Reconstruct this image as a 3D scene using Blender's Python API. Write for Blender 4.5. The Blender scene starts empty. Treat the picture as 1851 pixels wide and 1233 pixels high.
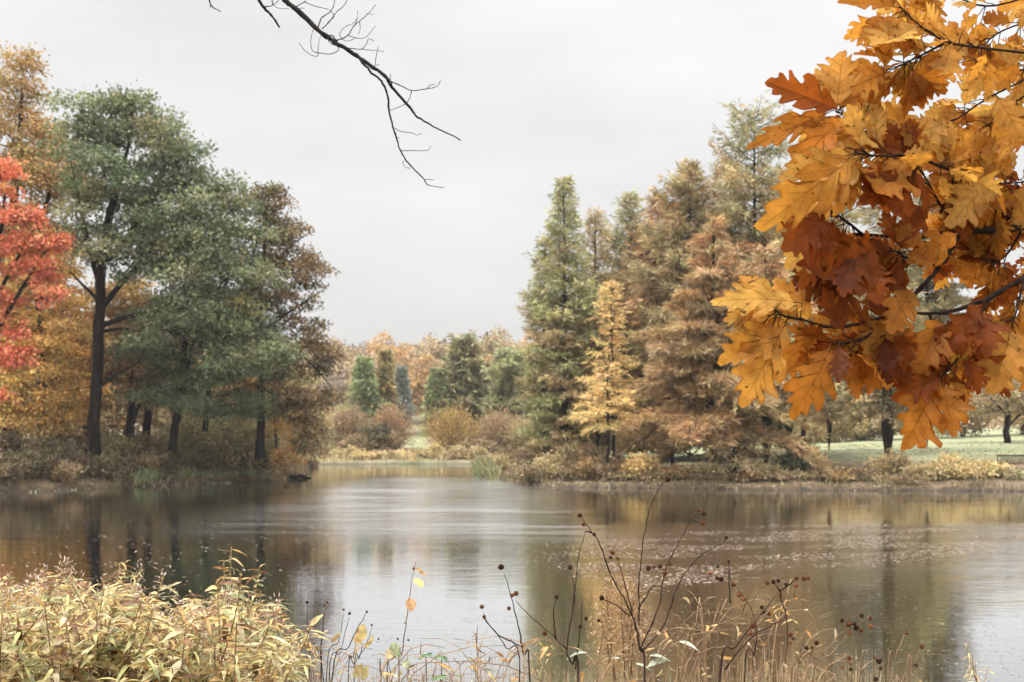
import bpy, math, numpy as np
from mathutils import Vector

# ------------------------------------------------------------------ camera, sky, sun, exposure
F, CX, HOR, EYE = 2234.0, 925.5, 795.0, 2.5      # focal length in photo pixels, principal column, horizon row, eye height above water
scene = bpy.context.scene
COL = scene.collection
scene.render.engine = 'CYCLES'
scene.cycles.use_denoising = True
scene.cycles.max_bounces = 8
scene.cycles.diffuse_bounces = 3
scene.cycles.glossy_bounces = 3
scene.cycles.transmission_bounces = 4
scene.cycles.transparent_max_bounces = 8
scene.cycles.volume_bounces = 1
scene.cycles.sample_clamp_indirect = 6
scene.view_settings.view_transform = 'Standard'
scene.view_settings.look = 'None'
scene.view_settings.exposure = 0.82
scene.view_settings.gamma = 1.0

cd = bpy.data.cameras.new('camera')
cam = bpy.data.objects.new('camera', cd)
COL.objects.link(cam)
cam.location = (0, 0, EYE)
cam.rotation_euler = (math.radians(90), 0, 0)
cd.sensor_width = 36.0
cd.lens = F / 1851.0 * 36.0
cd.shift_y = (HOR - 616.5) / 1851.0
cd.clip_start = 0.05
cd.clip_end = 3000
cd.dof.use_dof = True
cd.dof.focus_distance = 3.5
cd.dof.aperture_fstop = 8.0
scene.camera = cam

SUN_EL, SUN_AZ = 58.0, -125.0                      # high, behind the camera to the left (clouded over)
world = bpy.data.worlds.new('World')
scene.world = world
world.use_nodes = True
nt = world.node_tree
nt.nodes.clear()
def wn(t, **kw):
    n = nt.nodes.new(t)
    for k, v in kw.items(): setattr(n, k, v)
    return n
wo = wn('ShaderNodeOutputWorld'); bg = wn('ShaderNodeBackground'); bg.inputs['Strength'].default_value = 0.1
sky = wn('ShaderNodeTexSky', sky_type='NISHITA', sun_disc=False)
sky.sun_elevation = math.radians(SUN_EL); sky.sun_rotation = math.radians(SUN_AZ)
sky.dust_density = 4.0
tc = wn('ShaderNodeTexCoord'); sep = wn('ShaderNodeSeparateXYZ')
nt.links.new(tc.outputs['Generated'], sep.inputs[0])
lo = wn('ShaderNodeMapRange'); lo.interpolation_type = 'SMOOTHSTEP'
for i, v in ((1, 0.0), (2, 0.30), (3, 4.05), (4, 5.2)): lo.inputs[i].default_value = v
hi = wn('ShaderNodeMapRange'); hi.interpolation_type = 'SMOOTHSTEP'
for i, v in ((1, 0.36), (2, 0.95), (3, 0.0), (4, 26.0)): hi.inputs[i].default_value = v
nt.links.new(sep.outputs['Z'], lo.inputs[0]); nt.links.new(sep.outputs['Z'], hi.inputs[0])
add = wn('ShaderNodeMath', operation='ADD'); nt.links.new(lo.outputs[0], add.inputs[0]); nt.links.new(hi.outputs[0], add.inputs[1])
mp = wn('ShaderNodeMapping'); mp.inputs['Scale'].default_value = (2.2, 2.2, 7.0); mp.inputs['Rotation'].default_value = (0.0, 0.25, 0.0)
nt.links.new(tc.outputs['Generated'], mp.inputs[0])
cl = wn('ShaderNodeTexNoise'); cl.inputs['Scale'].default_value = 1.25; cl.inputs['Detail'].default_value = 6; cl.inputs['Roughness'].default_value = 0.5
nt.links.new(mp.outputs[0], cl.inputs['Vector'])
cm = wn('ShaderNodeMapRange')
for i, v in ((1, 0.3), (2, 0.7), (3, 0.89), (4, 1.11)): cm.inputs[i].default_value = v
nt.links.new(cl.outputs[0], cm.inputs[0])
mul = wn('ShaderNodeMath', operation='MULTIPLY'); nt.links.new(add.outputs[0], mul.inputs[0]); nt.links.new(cm.outputs[0], mul.inputs[1])
tint = wn('ShaderNodeMixRGB', blend_type='MULTIPLY'); tint.inputs[0].default_value = 1
tint.inputs[1].default_value = (1.0, 1.0, 0.995, 1)
nt.links.new(mul.outputs[0], tint.inputs[2])
mx = wn('ShaderNodeMixRGB', blend_type='MIX'); mx.inputs[0].default_value = 0.96   # a closed cloud deck over the clear sky
nt.links.new(sky.outputs[0], mx.inputs[1]); nt.links.new(tint.outputs[0], mx.inputs[2])
nt.links.new(mx.outputs[0], bg.inputs['Color']); nt.links.new(bg.outputs[0], wo.inputs[0])

sd = bpy.data.lights.new('sun', 'SUN'); sd.energy = 1.5; sd.angle = math.radians(11); sd.color = (1.0, 0.95, 0.87)
so = bpy.data.objects.new('sun', sd); COL.objects.link(so)
_e, _a = math.radians(SUN_EL), math.radians(SUN_AZ)
sdir = Vector((math.sin(_a) * math.cos(_e), math.cos(_a) * math.cos(_e), math.sin(_e)))
so.rotation_euler = sdir.to_track_quat('Z', 'Y').to_euler()
so.location = sdir * 60

# ------------------------------------------------------------------ helpers
def P(px, py, D):
    """the point seen at photo pixel (px, py), D metres away"""
    return np.array([(px - CX) / F * D, D, EYE + (HOR - py) / F * D])
def W(px, D): return (px - CX) / F * D
def S(r, g, b):
    """sRGB 0-255 to linear"""
    return tuple(((c / 255) / 12.92 if c <= 10 else ((c / 255 + 0.055) / 1.055) ** 2.4) for c in (r, g, b))
def norm(v): return v / np.maximum(np.linalg.norm(v, axis=-1, keepdims=True), 1e-9)
def smooth(a, b, x):
    t = np.clip((x - a) / (b - a), 0, 1); return t * t * (3 - 2 * t)

class Geo:
    """collects quads, triangles and tubes, links them as ONE mesh object"""
    def __init__(self): self.v = []; self.c = []; self.f = []; self.fs = []; self.uv = []; self.n = 0; self.sm = []
    def verts(self, V, col, uv=None):
        V = np.asarray(V, float).reshape(-1, 3); k = len(V)
        col = np.broadcast_to(np.asarray(col, float), (k, 3))
        self.v.append(V); self.c.append(col)
        self.uv.append(np.zeros((k, 2)) if uv is None else uv)
        s = self.n; self.n += k; return s
    def faces(self, idx, smooth=False):
        idx = np.asarray(idx, int); self.f.append(idx.ravel()); self.fs.append(np.full(len(idx), idx.shape[1])); self.sm.append(np.full(len(idx), smooth))
    def quads(self, V, col):
        """V (n,4,3), col (n,3)"""
        n = len(V)
        if n == 0: return
        s = self.verts(V.reshape(-1, 3), np.repeat(np.broadcast_to(col, (n, 3)), 4, axis=0))
        self.faces(s + np.arange(4 * n).reshape(n, 4))
    def cards(self, pos, d, nrm, L, Wd, col, mid=0.45):
        """pointed leaves: a four-cornered blade from pos along d, facing nrm"""
        d = norm(d); side = norm(np.cross(d, nrm)); L = np.asarray(L)[..., None]; Wd = np.asarray(Wd)[..., None]
        V = np.stack([pos, pos + d * L * mid + side * Wd / 2, pos + d * L, pos + d * L * mid - side * Wd / 2], axis=1)
        self.quads(V, col)
    def tube(self, pts, rad, col=(0.5, 0.5, 0.5), sides=5, cap=True):
        pts = np.asarray(pts, float); n = len(pts); rad = np.broadcast_to(np.asarray(rad, float), (n,))
        t = np.gradient(pts, axis=0); t = norm(t)
        ref = np.array([0.0, 0, 1]) if abs(t[:, 2]).mean() < 0.8 else np.array([1.0, 0, 0])
        a = norm(np.cross(t, ref)); b = np.cross(t, a)
        ang = np.arange(sides) / sides * 2 * np.pi
        V = pts[:, None] + rad[:, None, None] * (np.cos(ang)[None, :, None] * a[:, None] + np.sin(ang)[None, :, None] * b[:, None])
        s = self.verts(V, col)
        i = np.arange(n - 1)[:, None] * sides; j = np.arange(sides)[None]; k = (j + 1) % sides
        q = np.stack([i + j, i + k, i + sides + k, i + sides + j], axis=-1).reshape(-1, 4)
        self.faces(s + q, True)
        if cap: self.faces(s + (n - 1) * sides + np.arange(sides)[None]); self.faces(s + np.arange(sides)[None, ::-1])
    def box(self, lo, hi, col=(0.5, 0.5, 0.5)):
        x0, y0, z0 = lo; x1, y1, z1 = hi
        s = self.verts([(x0, y0, z0), (x1, y0, z0), (x1, y1, z0), (x0, y1, z0), (x0, y0, z1), (x1, y0, z1), (x1, y1, z1), (x0, y1, z1)], col)
        self.faces(s + np.array([(0, 3, 2, 1), (4, 5, 6, 7), (0, 1, 5, 4), (1, 2, 6, 5), (2, 3, 7, 6), (3, 0, 4, 7)]))
    def ball(self, c, r, col, seed=0, bump=0.12):
        rg = np.random.default_rng(seed); nu, nv = 9, 7
        u = np.arange(nu) / nu * 2 * np.pi; w = np.linspace(0.02, np.pi - 0.02, nv)
        d = np.stack([np.sin(w)[:, None] * np.cos(u), np.sin(w)[:, None] * np.sin(u), np.repeat(np.cos(w)[:, None], nu, 1)], -1)
        rr = r * (1 + bump * (rg.random((nv, nu, 1)) - 0.5) * 2)
        s = self.verts(np.asarray(c) + d * rr, col)
        i = np.arange(nv - 1)[:, None] * nu; j = np.arange(nu)[None]; k = (j + 1) % nu
        self.faces(s + np.stack([i + j, i + nu + j, i + nu + k, i + k], -1).reshape(-1, 4), True)
    def build(self, name, mat, parent=None, origin=(0, 0, 0)):
        me = bpy.data.meshes.new(name)
        if self.n:
            v = np.concatenate(self.v) - np.asarray(origin); f = np.concatenate(self.f); fs = np.concatenate(self.fs)
            me.vertices.add(len(v)); me.vertices.foreach_set('co', v.astype(np.float32).ravel())
            me.loops.add(len(f)); me.loops.foreach_set('vertex_index', f.astype(np.int32))
            me.polygons.add(len(fs)); st = np.concatenate([[0], np.cumsum(fs)[:-1]])
            me.polygons.foreach_set('loop_start', st.astype(np.int32))
            me.polygons.foreach_set('use_smooth', np.concatenate(self.sm))
            at = me.attributes.new('tint', 'FLOAT_COLOR', 'POINT')
            c4 = np.ones((len(v), 4), np.float32); c4[:, :3] = np.concatenate(self.c); at.data.foreach_set('color', c4.ravel())
            uv = np.concatenate(self.uv)
            if np.any(uv):
                a2 = me.attributes.new('leafuv', 'FLOAT2', 'POINT'); a2.data.foreach_set('vector', uv.astype(np.float32).ravel())
            me.update(calc_edges=True); me.validate()
        me.materials.append(mat)
        o = bpy.data.objects.new(name, me); COL.objects.link(o)
        if parent is not None: o.parent = parent
        else: o.location = origin
        return o

def tag(o, label=None, cat=None, group=None, kind=None):
    if label: o['label'] = label
    if cat: o['category'] = cat
    if group: o['group'] = group
    if kind: o['kind'] = kind
    return o
def empty(name, loc, label, cat, group=None):
    o = bpy.data.objects.new(name, None); COL.objects.link(o); o.location = [float(x) for x in loc]
    o.empty_display_size = 0.3
    return tag(o, label, cat, group)
def copy_tree(root, loc, rz=0.0, sc=(1, 1, 1), label=None, group=None):
    r = root.copy(); COL.objects.link(r); r.location = [float(x) for x in loc]; r.rotation_euler = (0, 0, rz); r.scale = sc
    if label: r['label'] = label
    if group: r['group'] = group
    for ch in list(root.children):
        c = ch.copy(); COL.objects.link(c); c.parent = r
        for g in list(ch.children):
            d = g.copy(); COL.objects.link(d); d.parent = c
    return r

# ------------------------------------------------------------------ materials
def new_mat(name):
    m = bpy.data.materials.new(name); m.use_nodes = True; m.node_tree.nodes.clear(); return m, m.node_tree
def N(t, kind, **kw):
    n = t.nodes.new(kind)
    for k, v in kw.items(): setattr(n, k, v)
    return n
def leaf_material(name, trans=0.27, gloss=0.015, noise=3.0, var=0.25, rough=0.5):
    m, t = new_mat(name); L = t.links.new
    at = N(t, 'ShaderNodeAttribute', attribute_name='tint'); geo = N(t, 'ShaderNodeTexCoord')
    nz = N(t, 'ShaderNodeTexNoise'); nz.inputs['Scale'].default_value = noise; nz.inputs['Detail'].default_value = 3
    L(geo.outputs['Object'], nz.inputs['Vector'])
    mr = N(t, 'ShaderNodeMapRange')
    for i, v in ((1, 0.3), (2, 0.7), (3, 1 - var), (4, 1 + var)): mr.inputs[i].default_value = v
    L(nz.outputs[0], mr.inputs[0])
    mc = N(t, 'ShaderNodeMixRGB', blend_type='MULTIPLY'); mc.inputs[0].default_value = 1
    L(at.outputs['Color'], mc.inputs[1]); L(mr.outputs[0], mc.inputs[2])
    df = N(t, 'ShaderNodeBsdfDiffuse'); tr = N(t, 'ShaderNodeBsdfTranslucent'); gl = N(t, 'ShaderNodeBsdfGlossy'); gl.inputs['Roughness'].default_value = rough
    L(mc.outputs[0], df.inputs[0]); L(mc.outputs[0], tr.inputs[0])
    m1 = N(t, 'ShaderNodeMixShader'); m1.inputs[0].default_value = trans; L(df.outputs[0], m1.inputs[1]); L(tr.outputs[0], m1.inputs[2])
    m2 = N(t, 'ShaderNodeMixShader'); m2.inputs[0].default_value = gloss; L(m1.outputs[0], m2.inputs[1]); L(gl.outputs[0], m2.inputs[2])
    o = N(t, 'ShaderNodeOutputMaterial'); L(m2.outputs[0], o.inputs[0]); return m
def bark_material(name, c0, c1, scale=6.0, stretch=0.25, bump=0.5, use_tint=False):
    m, t = new_mat(name); L = t.links.new
    geo = N(t, 'ShaderNodeTexCoord'); mp = N(t, 'ShaderNodeMapping'); mp.inputs['Scale'].default_value = (1, 1, stretch)
    nz = N(t, 'ShaderNodeTexNoise'); nz.inputs['Scale'].default_value = scale; nz.inputs['Detail'].default_value = 6; nz.inputs['Roughness'].default_value = 0.65
    L(geo.outputs['Object'], mp.inputs[0]); L(mp.outputs[0], nz.inputs['Vector'])
    cr = N(t, 'ShaderNodeValToRGB'); cr.color_ramp.elements[0].position = 0.35; cr.color_ramp.elements[1].position = 0.68
    cr.color_ramp.elements[0].color = (*c0, 1); cr.color_ramp.elements[1].color = (*c1, 1); L(nz.outputs[0], cr.inputs[0])
    bs = N(t, 'ShaderNodeBsdfPrincipled'); bs.inputs['Roughness'].default_value = 0.95; bs.inputs['Specular IOR Level'].default_value = 0.08
    if use_tint:
        at = N(t, 'ShaderNodeAttribute', attribute_name='tint'); mc = N(t, 'ShaderNodeMixRGB', blend_type='MULTIPLY'); mc.inputs[0].default_value = 1
        L(at.outputs['Color'], mc.inputs[1]); L(cr.outputs[0], mc.inputs[2]); L(mc.outputs[0], bs.inputs['Base Color'])
    else: L(cr.outputs[0], bs.inputs['Base Color'])
    bp = N(t, 'ShaderNodeBump'); bp.inputs['Strength'].default_value = bump; bp.inputs['Distance'].default_value = 0.03
    L(nz.outputs[0], bp.inputs['Height']); L(bp.outputs[0], bs.inputs['Normal'])
    o = N(t, 'ShaderNodeOutputMaterial'); L(bs.outputs[0], o.inputs[0]); return m
M_LEAF = leaf_material('tree_leaves')
M_NEEDLE = leaf_material('conifer_needles', trans=0.3, noise=1.2, var=0.2)
M_BARK = bark_material('dark_bark', (0.005, 0.004, 0.004), (0.022, 0.018, 0.016))
M_TWIG = bark_material('shrub_stems', (0.05, 0.035, 0.025), (0.16, 0.11, 0.075), scale=20)
# ------------------------------------------------------------------ the ground: one sheet with the lake basin in it
def shore(px, py): D = EYE * F / (py - HOR); return (W(px, D), D)
SHORE = [(-70, 6), (-70, 40), (-45, 46), shore(-160, 899), shore(0, 891), shore(120, 886), shore(250, 879), shore(400, 873), shore(490, 870), shore(520, 860),
         (-17.0, 96), (-19, 118), shore(545, 839), shore(620, 839.5), shore(760, 838.5), shore(860, 839), (-2.6, 122), (-2.5, 95), shore(880, 862), shore(930, 872), shore(1000, 880), shore(1110, 881.5), shore(1230, 883), shore(1400, 886), shore(1650, 887),
         shore(1851, 888), (45, 58), (75, 52), (75, 6)]
NEAR_N = 3
for x, y in ((40, 8.5), (20, 8.2), (6, 7.6), (2, 7.4), (-1, 7.2), (-4, 7.4), (-12, 8), (-30, 8)): SHORE.append((x, y))
POLY = np.array(SHORE)
def shore_dist(x, y):
    """signed distance to the water's edge: positive on land"""
    p = np.stack([np.asarray(x, float), np.asarray(y, float)], -1); a = POLY; b = np.roll(POLY, -1, 0)
    best = np.full(p.shape[:-1], 1e9); inside = np.zeros(p.shape[:-1], bool)
    for (ax, ay), (bx, by) in zip(a, b):
        ex, ey = bx - ax, by - ay; wx, wy = p[..., 0] - ax, p[..., 1] - ay
        t = np.clip((wx * ex + wy * ey) / (ex * ex + ey * ey), 0, 1)
        best = np.minimum(best, (wx - t * ex) ** 2 + (wy - t * ey) ** 2)
        c = ((ay <= p[..., 1]) & (by > p[..., 1])) | ((by <= p[..., 1]) & (ay > p[..., 1]))
        if ey != 0: inside ^= c & (p[..., 0] < ax + (p[..., 1] - ay) * ex / ey)
    return np.where(inside, -1, 1) * np.sqrt(best)
def ground_z(x, y):
    x = np.asarray(x, float); y = np.asarray(y, float); s = shore_dist(x, y)
    left = smooth(-2, -12, x) * smooth(130, 110, y); near = smooth(20, 12, y)
    far = smooth(112, 130, y) * smooth(20, 6, x)
    sp = np.maximum(s, 0)
    zr = 0.16 + 1.0 * (1 - np.exp(-sp / 12)) + 0.028 * np.minimum(sp, 110)
    zl = 0.2 + 1.75 * (1 - np.exp(-sp / 4.5)) + 0.025 * np.minimum(sp, 60)
    zf = 0.2 + 0.3 * (1 - np.exp(-sp / 4)) + 0.022 * np.minimum(sp, 40)
    zn = 0.12 + 0.9 * (1 - np.exp(-sp / 3.0))
    z = zr * (1 - left) * (1 - far) + zl * left * (1 - far) + zf * far
    z = z * (1 - near) + zn * near
    z = z + 12.5 * smooth(175, 390, y) * smooth(75, 20, x) + 9.0 * smooth(240, 420, y) * smooth(20, 75, x)
    z = z + 0.05 * np.sin(x * 0.9 + np.sin(y * 0.7)) * np.minimum(sp, 1) + 0.035 * np.sin(x * 2.3 + y * 1.7) * np.minimum(sp, 1)
    return np.where(s > 0, z, np.maximum(-0.9, s * 0.35) + 0.16 * np.exp(np.minimum(s, 0) * 4))
def gz(x, y): return float(ground_z(np.array([x]), np.array([y]))[0])

def axis(lims):
    out = []
    for a, b, st in lims: out += list(np.arange(a, b, st))
    return np.array(out + [lims[-1][1]])
gx = axis([(-330, -80, 25), (-80, -36, 4), (-36, 40, 0.8), (40, 90, 4), (90, 330, 24)])
gy = axis([(-25, 5, 3), (5, 12, 0.5), (12, 54, 3), (54, 90, 0.6), (90, 150, 1.2), (150, 520, 9)])
XX, YY = np.meshgrid(gx, gy); ZZ = ground_z(XX, YY)
g = Geo(); s0 = g.verts(np.stack([XX, YY, ZZ], -1), (0.3, 0.3, 0.2)); nx = len(gx)
ii = np.arange(len(gy) - 1)[:, None] * nx; jj = np.arange(nx - 1)[None]
g.faces(s0 + np.stack([ii + jj, ii + jj + 1, ii + nx + jj + 1, ii + nx + jj], -1).reshape(-1, 4), True)
m, t = new_mat('ground_cover'); L = t.links.new
gp = N(t, 'ShaderNodeNewGeometry'); sp_ = N(t, 'ShaderNodeSeparateXYZ'); L(gp.outputs['Position'], sp_.inputs[0])
def noise(scale, detail=5, vec=None):
    n = N(t, 'ShaderNodeTexNoise'); n.inputs['Scale'].default_value = scale; n.inputs['Detail'].default_value = detail
    L(gp.outputs['Position'] if vec is None else vec, n.inputs['Vector']); return n
def rng_(src, a, b, c, d, sm=False):
    n = N(t, 'ShaderNodeMapRange')
    if sm: n.interpolation_type = 'SMOOTHSTEP'
    for i, v in ((1, a), (2, b), (3, c), (4, d)): n.inputs[i].default_value = v
    L(src, n.inputs[0]); return n.outputs[0]
def ramp(src, c0, c1, p0=0.35, p1=0.65):
    n = N(t, 'ShaderNodeValToRGB'); n.color_ramp.elements[0].position = p0; n.color_ramp.elements[1].position = p1
    n.color_ramp.elements[0].color = (*c0, 1); n.color_ramp.elements[1].color = (*c1, 1); L(src, n.inputs[0]); return n.outputs[0]
def mixc(f, a, b):
    n = N(t, 'ShaderNodeMixRGB'); L(f, n.inputs[0]); L(a, n.inputs[1]); L(b, n.inputs[2]); return n.outputs[0]
def mth(op, a, b):
    n = N(t, 'ShaderNodeMath', operation=op)
    for i, v in enumerate((a, b)):
        if isinstance(v, (int, float)): n.inputs[i].default_value = v
        else: L(v, n.inputs[i])
    return n.outputs[0]
lawn = ramp(noise(0.35).outputs[0], (0.14, 0.165, 0.075), (0.25, 0.265, 0.14))
litter = ramp(noise(2.2, 8).outputs[0], (0.045, 0.032, 0.018), (0.20, 0.135, 0.07))
lawn2 = mixc(rng_(noise(6, 6).outputs[0], 0.48, 0.72, 0, 0.6), lawn, litter)
xm = rng_(sp_.outputs['X'], 2.0, 12.0, 0, 1, True); ym = rng_(sp_.outputs['Y'], 70.0, 79.0, 0, 1, True)  # lawn starts late; the darker band before it paints soil and cypress shade
farm = rng_(sp_.outputs['Y'], 112.0, 128.0, 0, 1, True); hill = rng_(sp_.outputs['Y'], 215.0, 260.0, 1, 0, True)
strip = mth('ABSOLUTE', mth('ADD', mth('ADD', sp_.outputs['X'], 10.6), mth('MULTIPLY', mth('SUBTRACT', sp_.outputs['Y'], 137.0), 0.078)), 0); strip = rng_(strip, 1.1, 2.6, 1, 0, True)
xr = rng_(sp_.outputs['X'], 6.0, 14.0, 0, 1, True); far2 = mth('MULTIPLY', farm, mth('MAXIMUM', strip, mth('MAXIMUM', xr, 0.22)))
lm = mth('MAXIMUM', mth('MULTIPLY', xm, ym), far2); lm = mth('MULTIPLY', lm, hill)
lm = mth('MULTIPLY', lm, rng_(noise(0.5, 4).outputs[0], 0.32, 0.5, 0.55, 1))
dry = ramp(noise(1.3, 6).outputs[0], (0.11, 0.085, 0.045), (0.22, 0.18, 0.10)); colr = mixc(lm, mixc(farm, litter, dry), lawn2)
wet = rng_(sp_.outputs['Z'], 0.02, 0.28, 0.35, 1)
wc = N(t, 'ShaderNodeMixRGB', blend_type='MULTIPLY'); wc.inputs[0].default_value = 1; L(colr, wc.inputs[1]); L(wet, wc.inputs[2])
bs = N(t, 'ShaderNodeBsdfPrincipled'); bs.inputs['Roughness'].default_value = 0.95; L(wc.outputs[0], bs.inputs['Base Color'])
bp = N(t, 'ShaderNodeBump'); bp.inputs['Strength'].default_value = 0.6; bp.inputs['Distance'].default_value = 0.08; L(noise(5, 8).outputs[0], bp.inputs['Height']); L(bp.outputs[0], bs.inputs['Normal'])
o_ = N(t, 'ShaderNodeOutputMaterial'); L(bs.outputs[0], o_.inputs[0])
tag(g.build('ground', m), kind='structure', label='sloping banks with leaf litter and pale lawn around the pond', cat='ground')

# ------------------------------------------------------------------ the water
m, t = new_mat('pond_water'); L = t.links.new
gp = N(t, 'ShaderNodeNewGeometry'); sp_ = N(t, 'ShaderNodeSeparateXYZ'); L(gp.outputs['Position'], sp_.inputs[0])
def mapped(sx, sy, off=0.0):
    n = N(t, 'ShaderNodeMapping'); n.inputs['Scale'].default_value = (sx, sy, 1); n.inputs['Location'].default_value = (off, off, 0); L(gp.outputs['Position'], n.inputs[0]); return n.outputs[0]
rip = noise(1.0, 3, mapped(1.6, 5.0)); rip2 = noise(1.0, 2, mapped(5.0, 16.0, 3.0)); swell = noise(1.0, 2, mapped(0.25, 0.9, 9.0))
# wind-ruffled bands: the far channel in the middle and one band across at 25-37 m on the right
patch = rng_(noise(1.0, 3, mapped(0.06, 0.16, 1.7)).outputs[0], 0.47, 0.66, 0.0, 1.0, True)
bandr = mth('MULTIPLY', rng_(sp_.outputs['X'], -3.0, 3.0, 0, 1, True), mth('MULTIPLY', rng_(sp_.outputs['Y'], 18.0, 25.0, 0, 1, True), rng_(sp_.outputs['Y'], 34.0, 39.0, 1, 0, True)))
bandf = mth('MULTIPLY', mth('MULTIPLY', rng_(sp_.outputs['X'], -13.0, -7.5, 0, 1, True), rng_(sp_.outputs['X'], 1.0, 4.0, 1, 0, True)), mth('MULTIPLY', rng_(sp_.outputs['Y'], 26.0, 36.0, 0, 1, True), rng_(sp_.outputs['Y'], 76.0, 92.0, 1, 0, True)))
amp = mth('ADD', mth('ADD', mth('MULTIPLY', patch, 0.35), 0.22), mth('MAXIMUM', mth('MULTIPLY', bandr, 0.8), mth('MULTIPLY', bandf, 0.8)))
hgt = mth('ADD', mth('ADD', mth('MULTIPLY', rip.outputs[0], 0.012), mth('MULTIPLY', rip2.outputs[0], 0.0022)), mth('MULTIPLY', swell.outputs[0], 0.012))
bp = N(t, 'ShaderNodeBump'); bp.inputs['Distance'].default_value = 1.0; L(amp, bp.inputs['Strength']); L(hgt, bp.inputs['Height'])
dd = N(t, 'ShaderNodeBsdfDiffuse'); dd.inputs[0].default_value = (0.014, 0.010, 0.006, 1)
gl = N(t, 'ShaderNodeBsdfGlossy'); strk = rng_(noise(1.0, 4, mapped(0.22, 1.1, 5.0)).outputs[0], 0.36, 0.64, 0.55, 1.0, True); L(mth('ADD', mth('ADD', 0.035, mth('MULTIPLY', patch, 0.03)), mth('MULTIPLY', strk, mth('ADD', mth('MULTIPLY', bandr, 0.075), mth('MULTIPLY', bandf, 0.15)))), gl.inputs['Roughness']); gl.inputs[0].default_value = (0.95, 0.96, 0.97, 1); L(bp.outputs[0], gl.inputs['Normal'])
fr = N(t, 'ShaderNodeFresnel'); fr.inputs['IOR'].default_value = 2.1; L(bp.outputs[0], fr.inputs['Normal'])
ff = rng_(fr.outputs[0], 0.08, 0.50, 0.10, 0.95)
ms = N(t, 'ShaderNodeMixShader'); L(ff, ms.inputs[0]); L(dd.outputs[0], ms.inputs[1]); L(gl.outputs[0], ms.inputs[2])
o_ = N(t, 'ShaderNodeOutputMaterial'); L(ms.outputs[0], o_.inputs[0])
g = Geo(); s0 = g.verts([(-75, 4, 0), (80, 4, 0), (80, 140, 0), (-75, 140, 0)], (0.1, 0.1, 0.1)); g.faces(s0 + np.array([[0, 1, 2, 3]]))
tag(g.build('water', m), kind='structure', label='still brown pond water reflecting trees and pale sky', cat='water')

# ------------------------------------------------------------------ the air
m, t = new_mat('hazy_air'); pv = N(t, 'ShaderNodeVolumePrincipled'); pv.inputs['Color'].default_value = (0.98, 0.97, 0.95, 1)
pv.inputs['Density'].default_value = 0.0002; pv.inputs['Anisotropy'].default_value = 0.2
o_ = N(t, 'ShaderNodeOutputMaterial'); t.links.new(pv.outputs[0], o_.inputs['Volume'])
g = Geo(); g.box((-340, -30, -2.2), (340, 530, 50)); tag(g.build('haze', m), kind='stuff', label='pale autumn haze in the air over the pond', cat='haze')
# ------------------------------------------------------------------ tree builders
def pick(rg, n, pal, spread=0.12):
    """n leaf colours out of a palette [(weight, rgb)]"""
    w = np.array([p[0] for p in pal], float); C = np.array([p[1] for p in pal])
    c = C[rg.choice(len(pal), n, p=w / w.sum())]
    return np.clip(c * (1 + spread * rg.standard_normal((n, 1))) * (1 + 0.04 * rg.standard_normal((n, 3))), 0.004, 0.9)

def leaf_clump(G, rg, c, R, n, size, pal, flat=0.55, sub=0.24, up=0.55, aspect=0.55):
    """one irregular clump of foliage: twig-end tufts, each a little fan of leaves"""
    k = max(3, int(n / 9)); m = 9
    d = norm(rg.standard_normal((k, 3))); d[:, 2] = np.where(d[:, 2] < -0.35, -d[:, 2] * 0.6, d[:, 2])
    r = R * rg.random((k, 1)) ** 0.42
    sc = c + d * r * np.array([1, 1, flat])
    base = pick(rg, 1, pal, 0.2)[0]
    tc_ = np.where(rg.random((k, 1)) < 0.55, base, pick(rg, k, pal))
    pos = sc[:, None] + rg.standard_normal((k, m, 3)) * R * sub * np.array([1, 1, 0.7])
    out = norm(pos - c)
    dr = norm(out * 0.7 + rg.standard_normal((k, m, 3)) * 0.7 + np.array([0, 0, -0.25]))
    nr = norm(np.array([0, 0, up]) + out * 0.45 + rg.standard_normal((k, m, 3)) * 0.55)
    L_ = size * rg.uniform(0.65, 1.35, (k, m))
    col = np.repeat(tc_[:, None], m, 1) * (1 + 0.14 * rg.standard_normal((k, m, 1)))
    G.cards(pos.reshape(-1, 3), dr.reshape(-1, 3), nr.reshape(-1, 3), L_.ravel(), (L_ * aspect).ravel(), np.clip(col.reshape(-1, 3), 0.004, 0.9))

def skeleton_to_tubes(G, nodes, par, tip=0.018, expo=0.5, rmax=None, r_fixed=None, sides=6):
    n = len(nodes); cnt = np.zeros(n); kids = [[] for _ in range(n)]
    for i, p in enumerate(par):
        if p >= 0: kids[p].append(i)
    order = range(n - 1, -1, -1)
    for i in order:
        if not kids[i]: cnt[i] = 1
        if par[i] >= 0: cnt[par[i]] += cnt[i]
    rad = tip * cnt ** expo
    if rmax is not None: rad = np.minimum(rad, rmax)
    if r_fixed is not None:
        for i, r in r_fixed.items(): rad[i] = max(r, rad[i] * 0.0 + r)
    used = set()
    for i in range(n):
        if i in used: continue
        if par[i] >= 0 and i in used: continue
        chain = [i] if par[i] < 0 else [par[i], i]
        used.add(i); j = i
        while kids[j]:
            nx_ = [q for q in kids[j] if q not in used]
            if not nx_: break
            j = max(nx_, key=lambda q: cnt[q] + (1e6 if (r_fixed and q in r_fixed) else 0)); chain.append(j); used.add(j)
        if len(chain) < 2: continue
        pts = np.array([nodes[q] for q in chain]); rr = np.array([rad[q] for q in chain])
        if par[i] >= 0: rr[0] = min(rr[0], rr[1] * 1.15)
        G.tube(pts, rr, sides=sides, cap=False)

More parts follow.
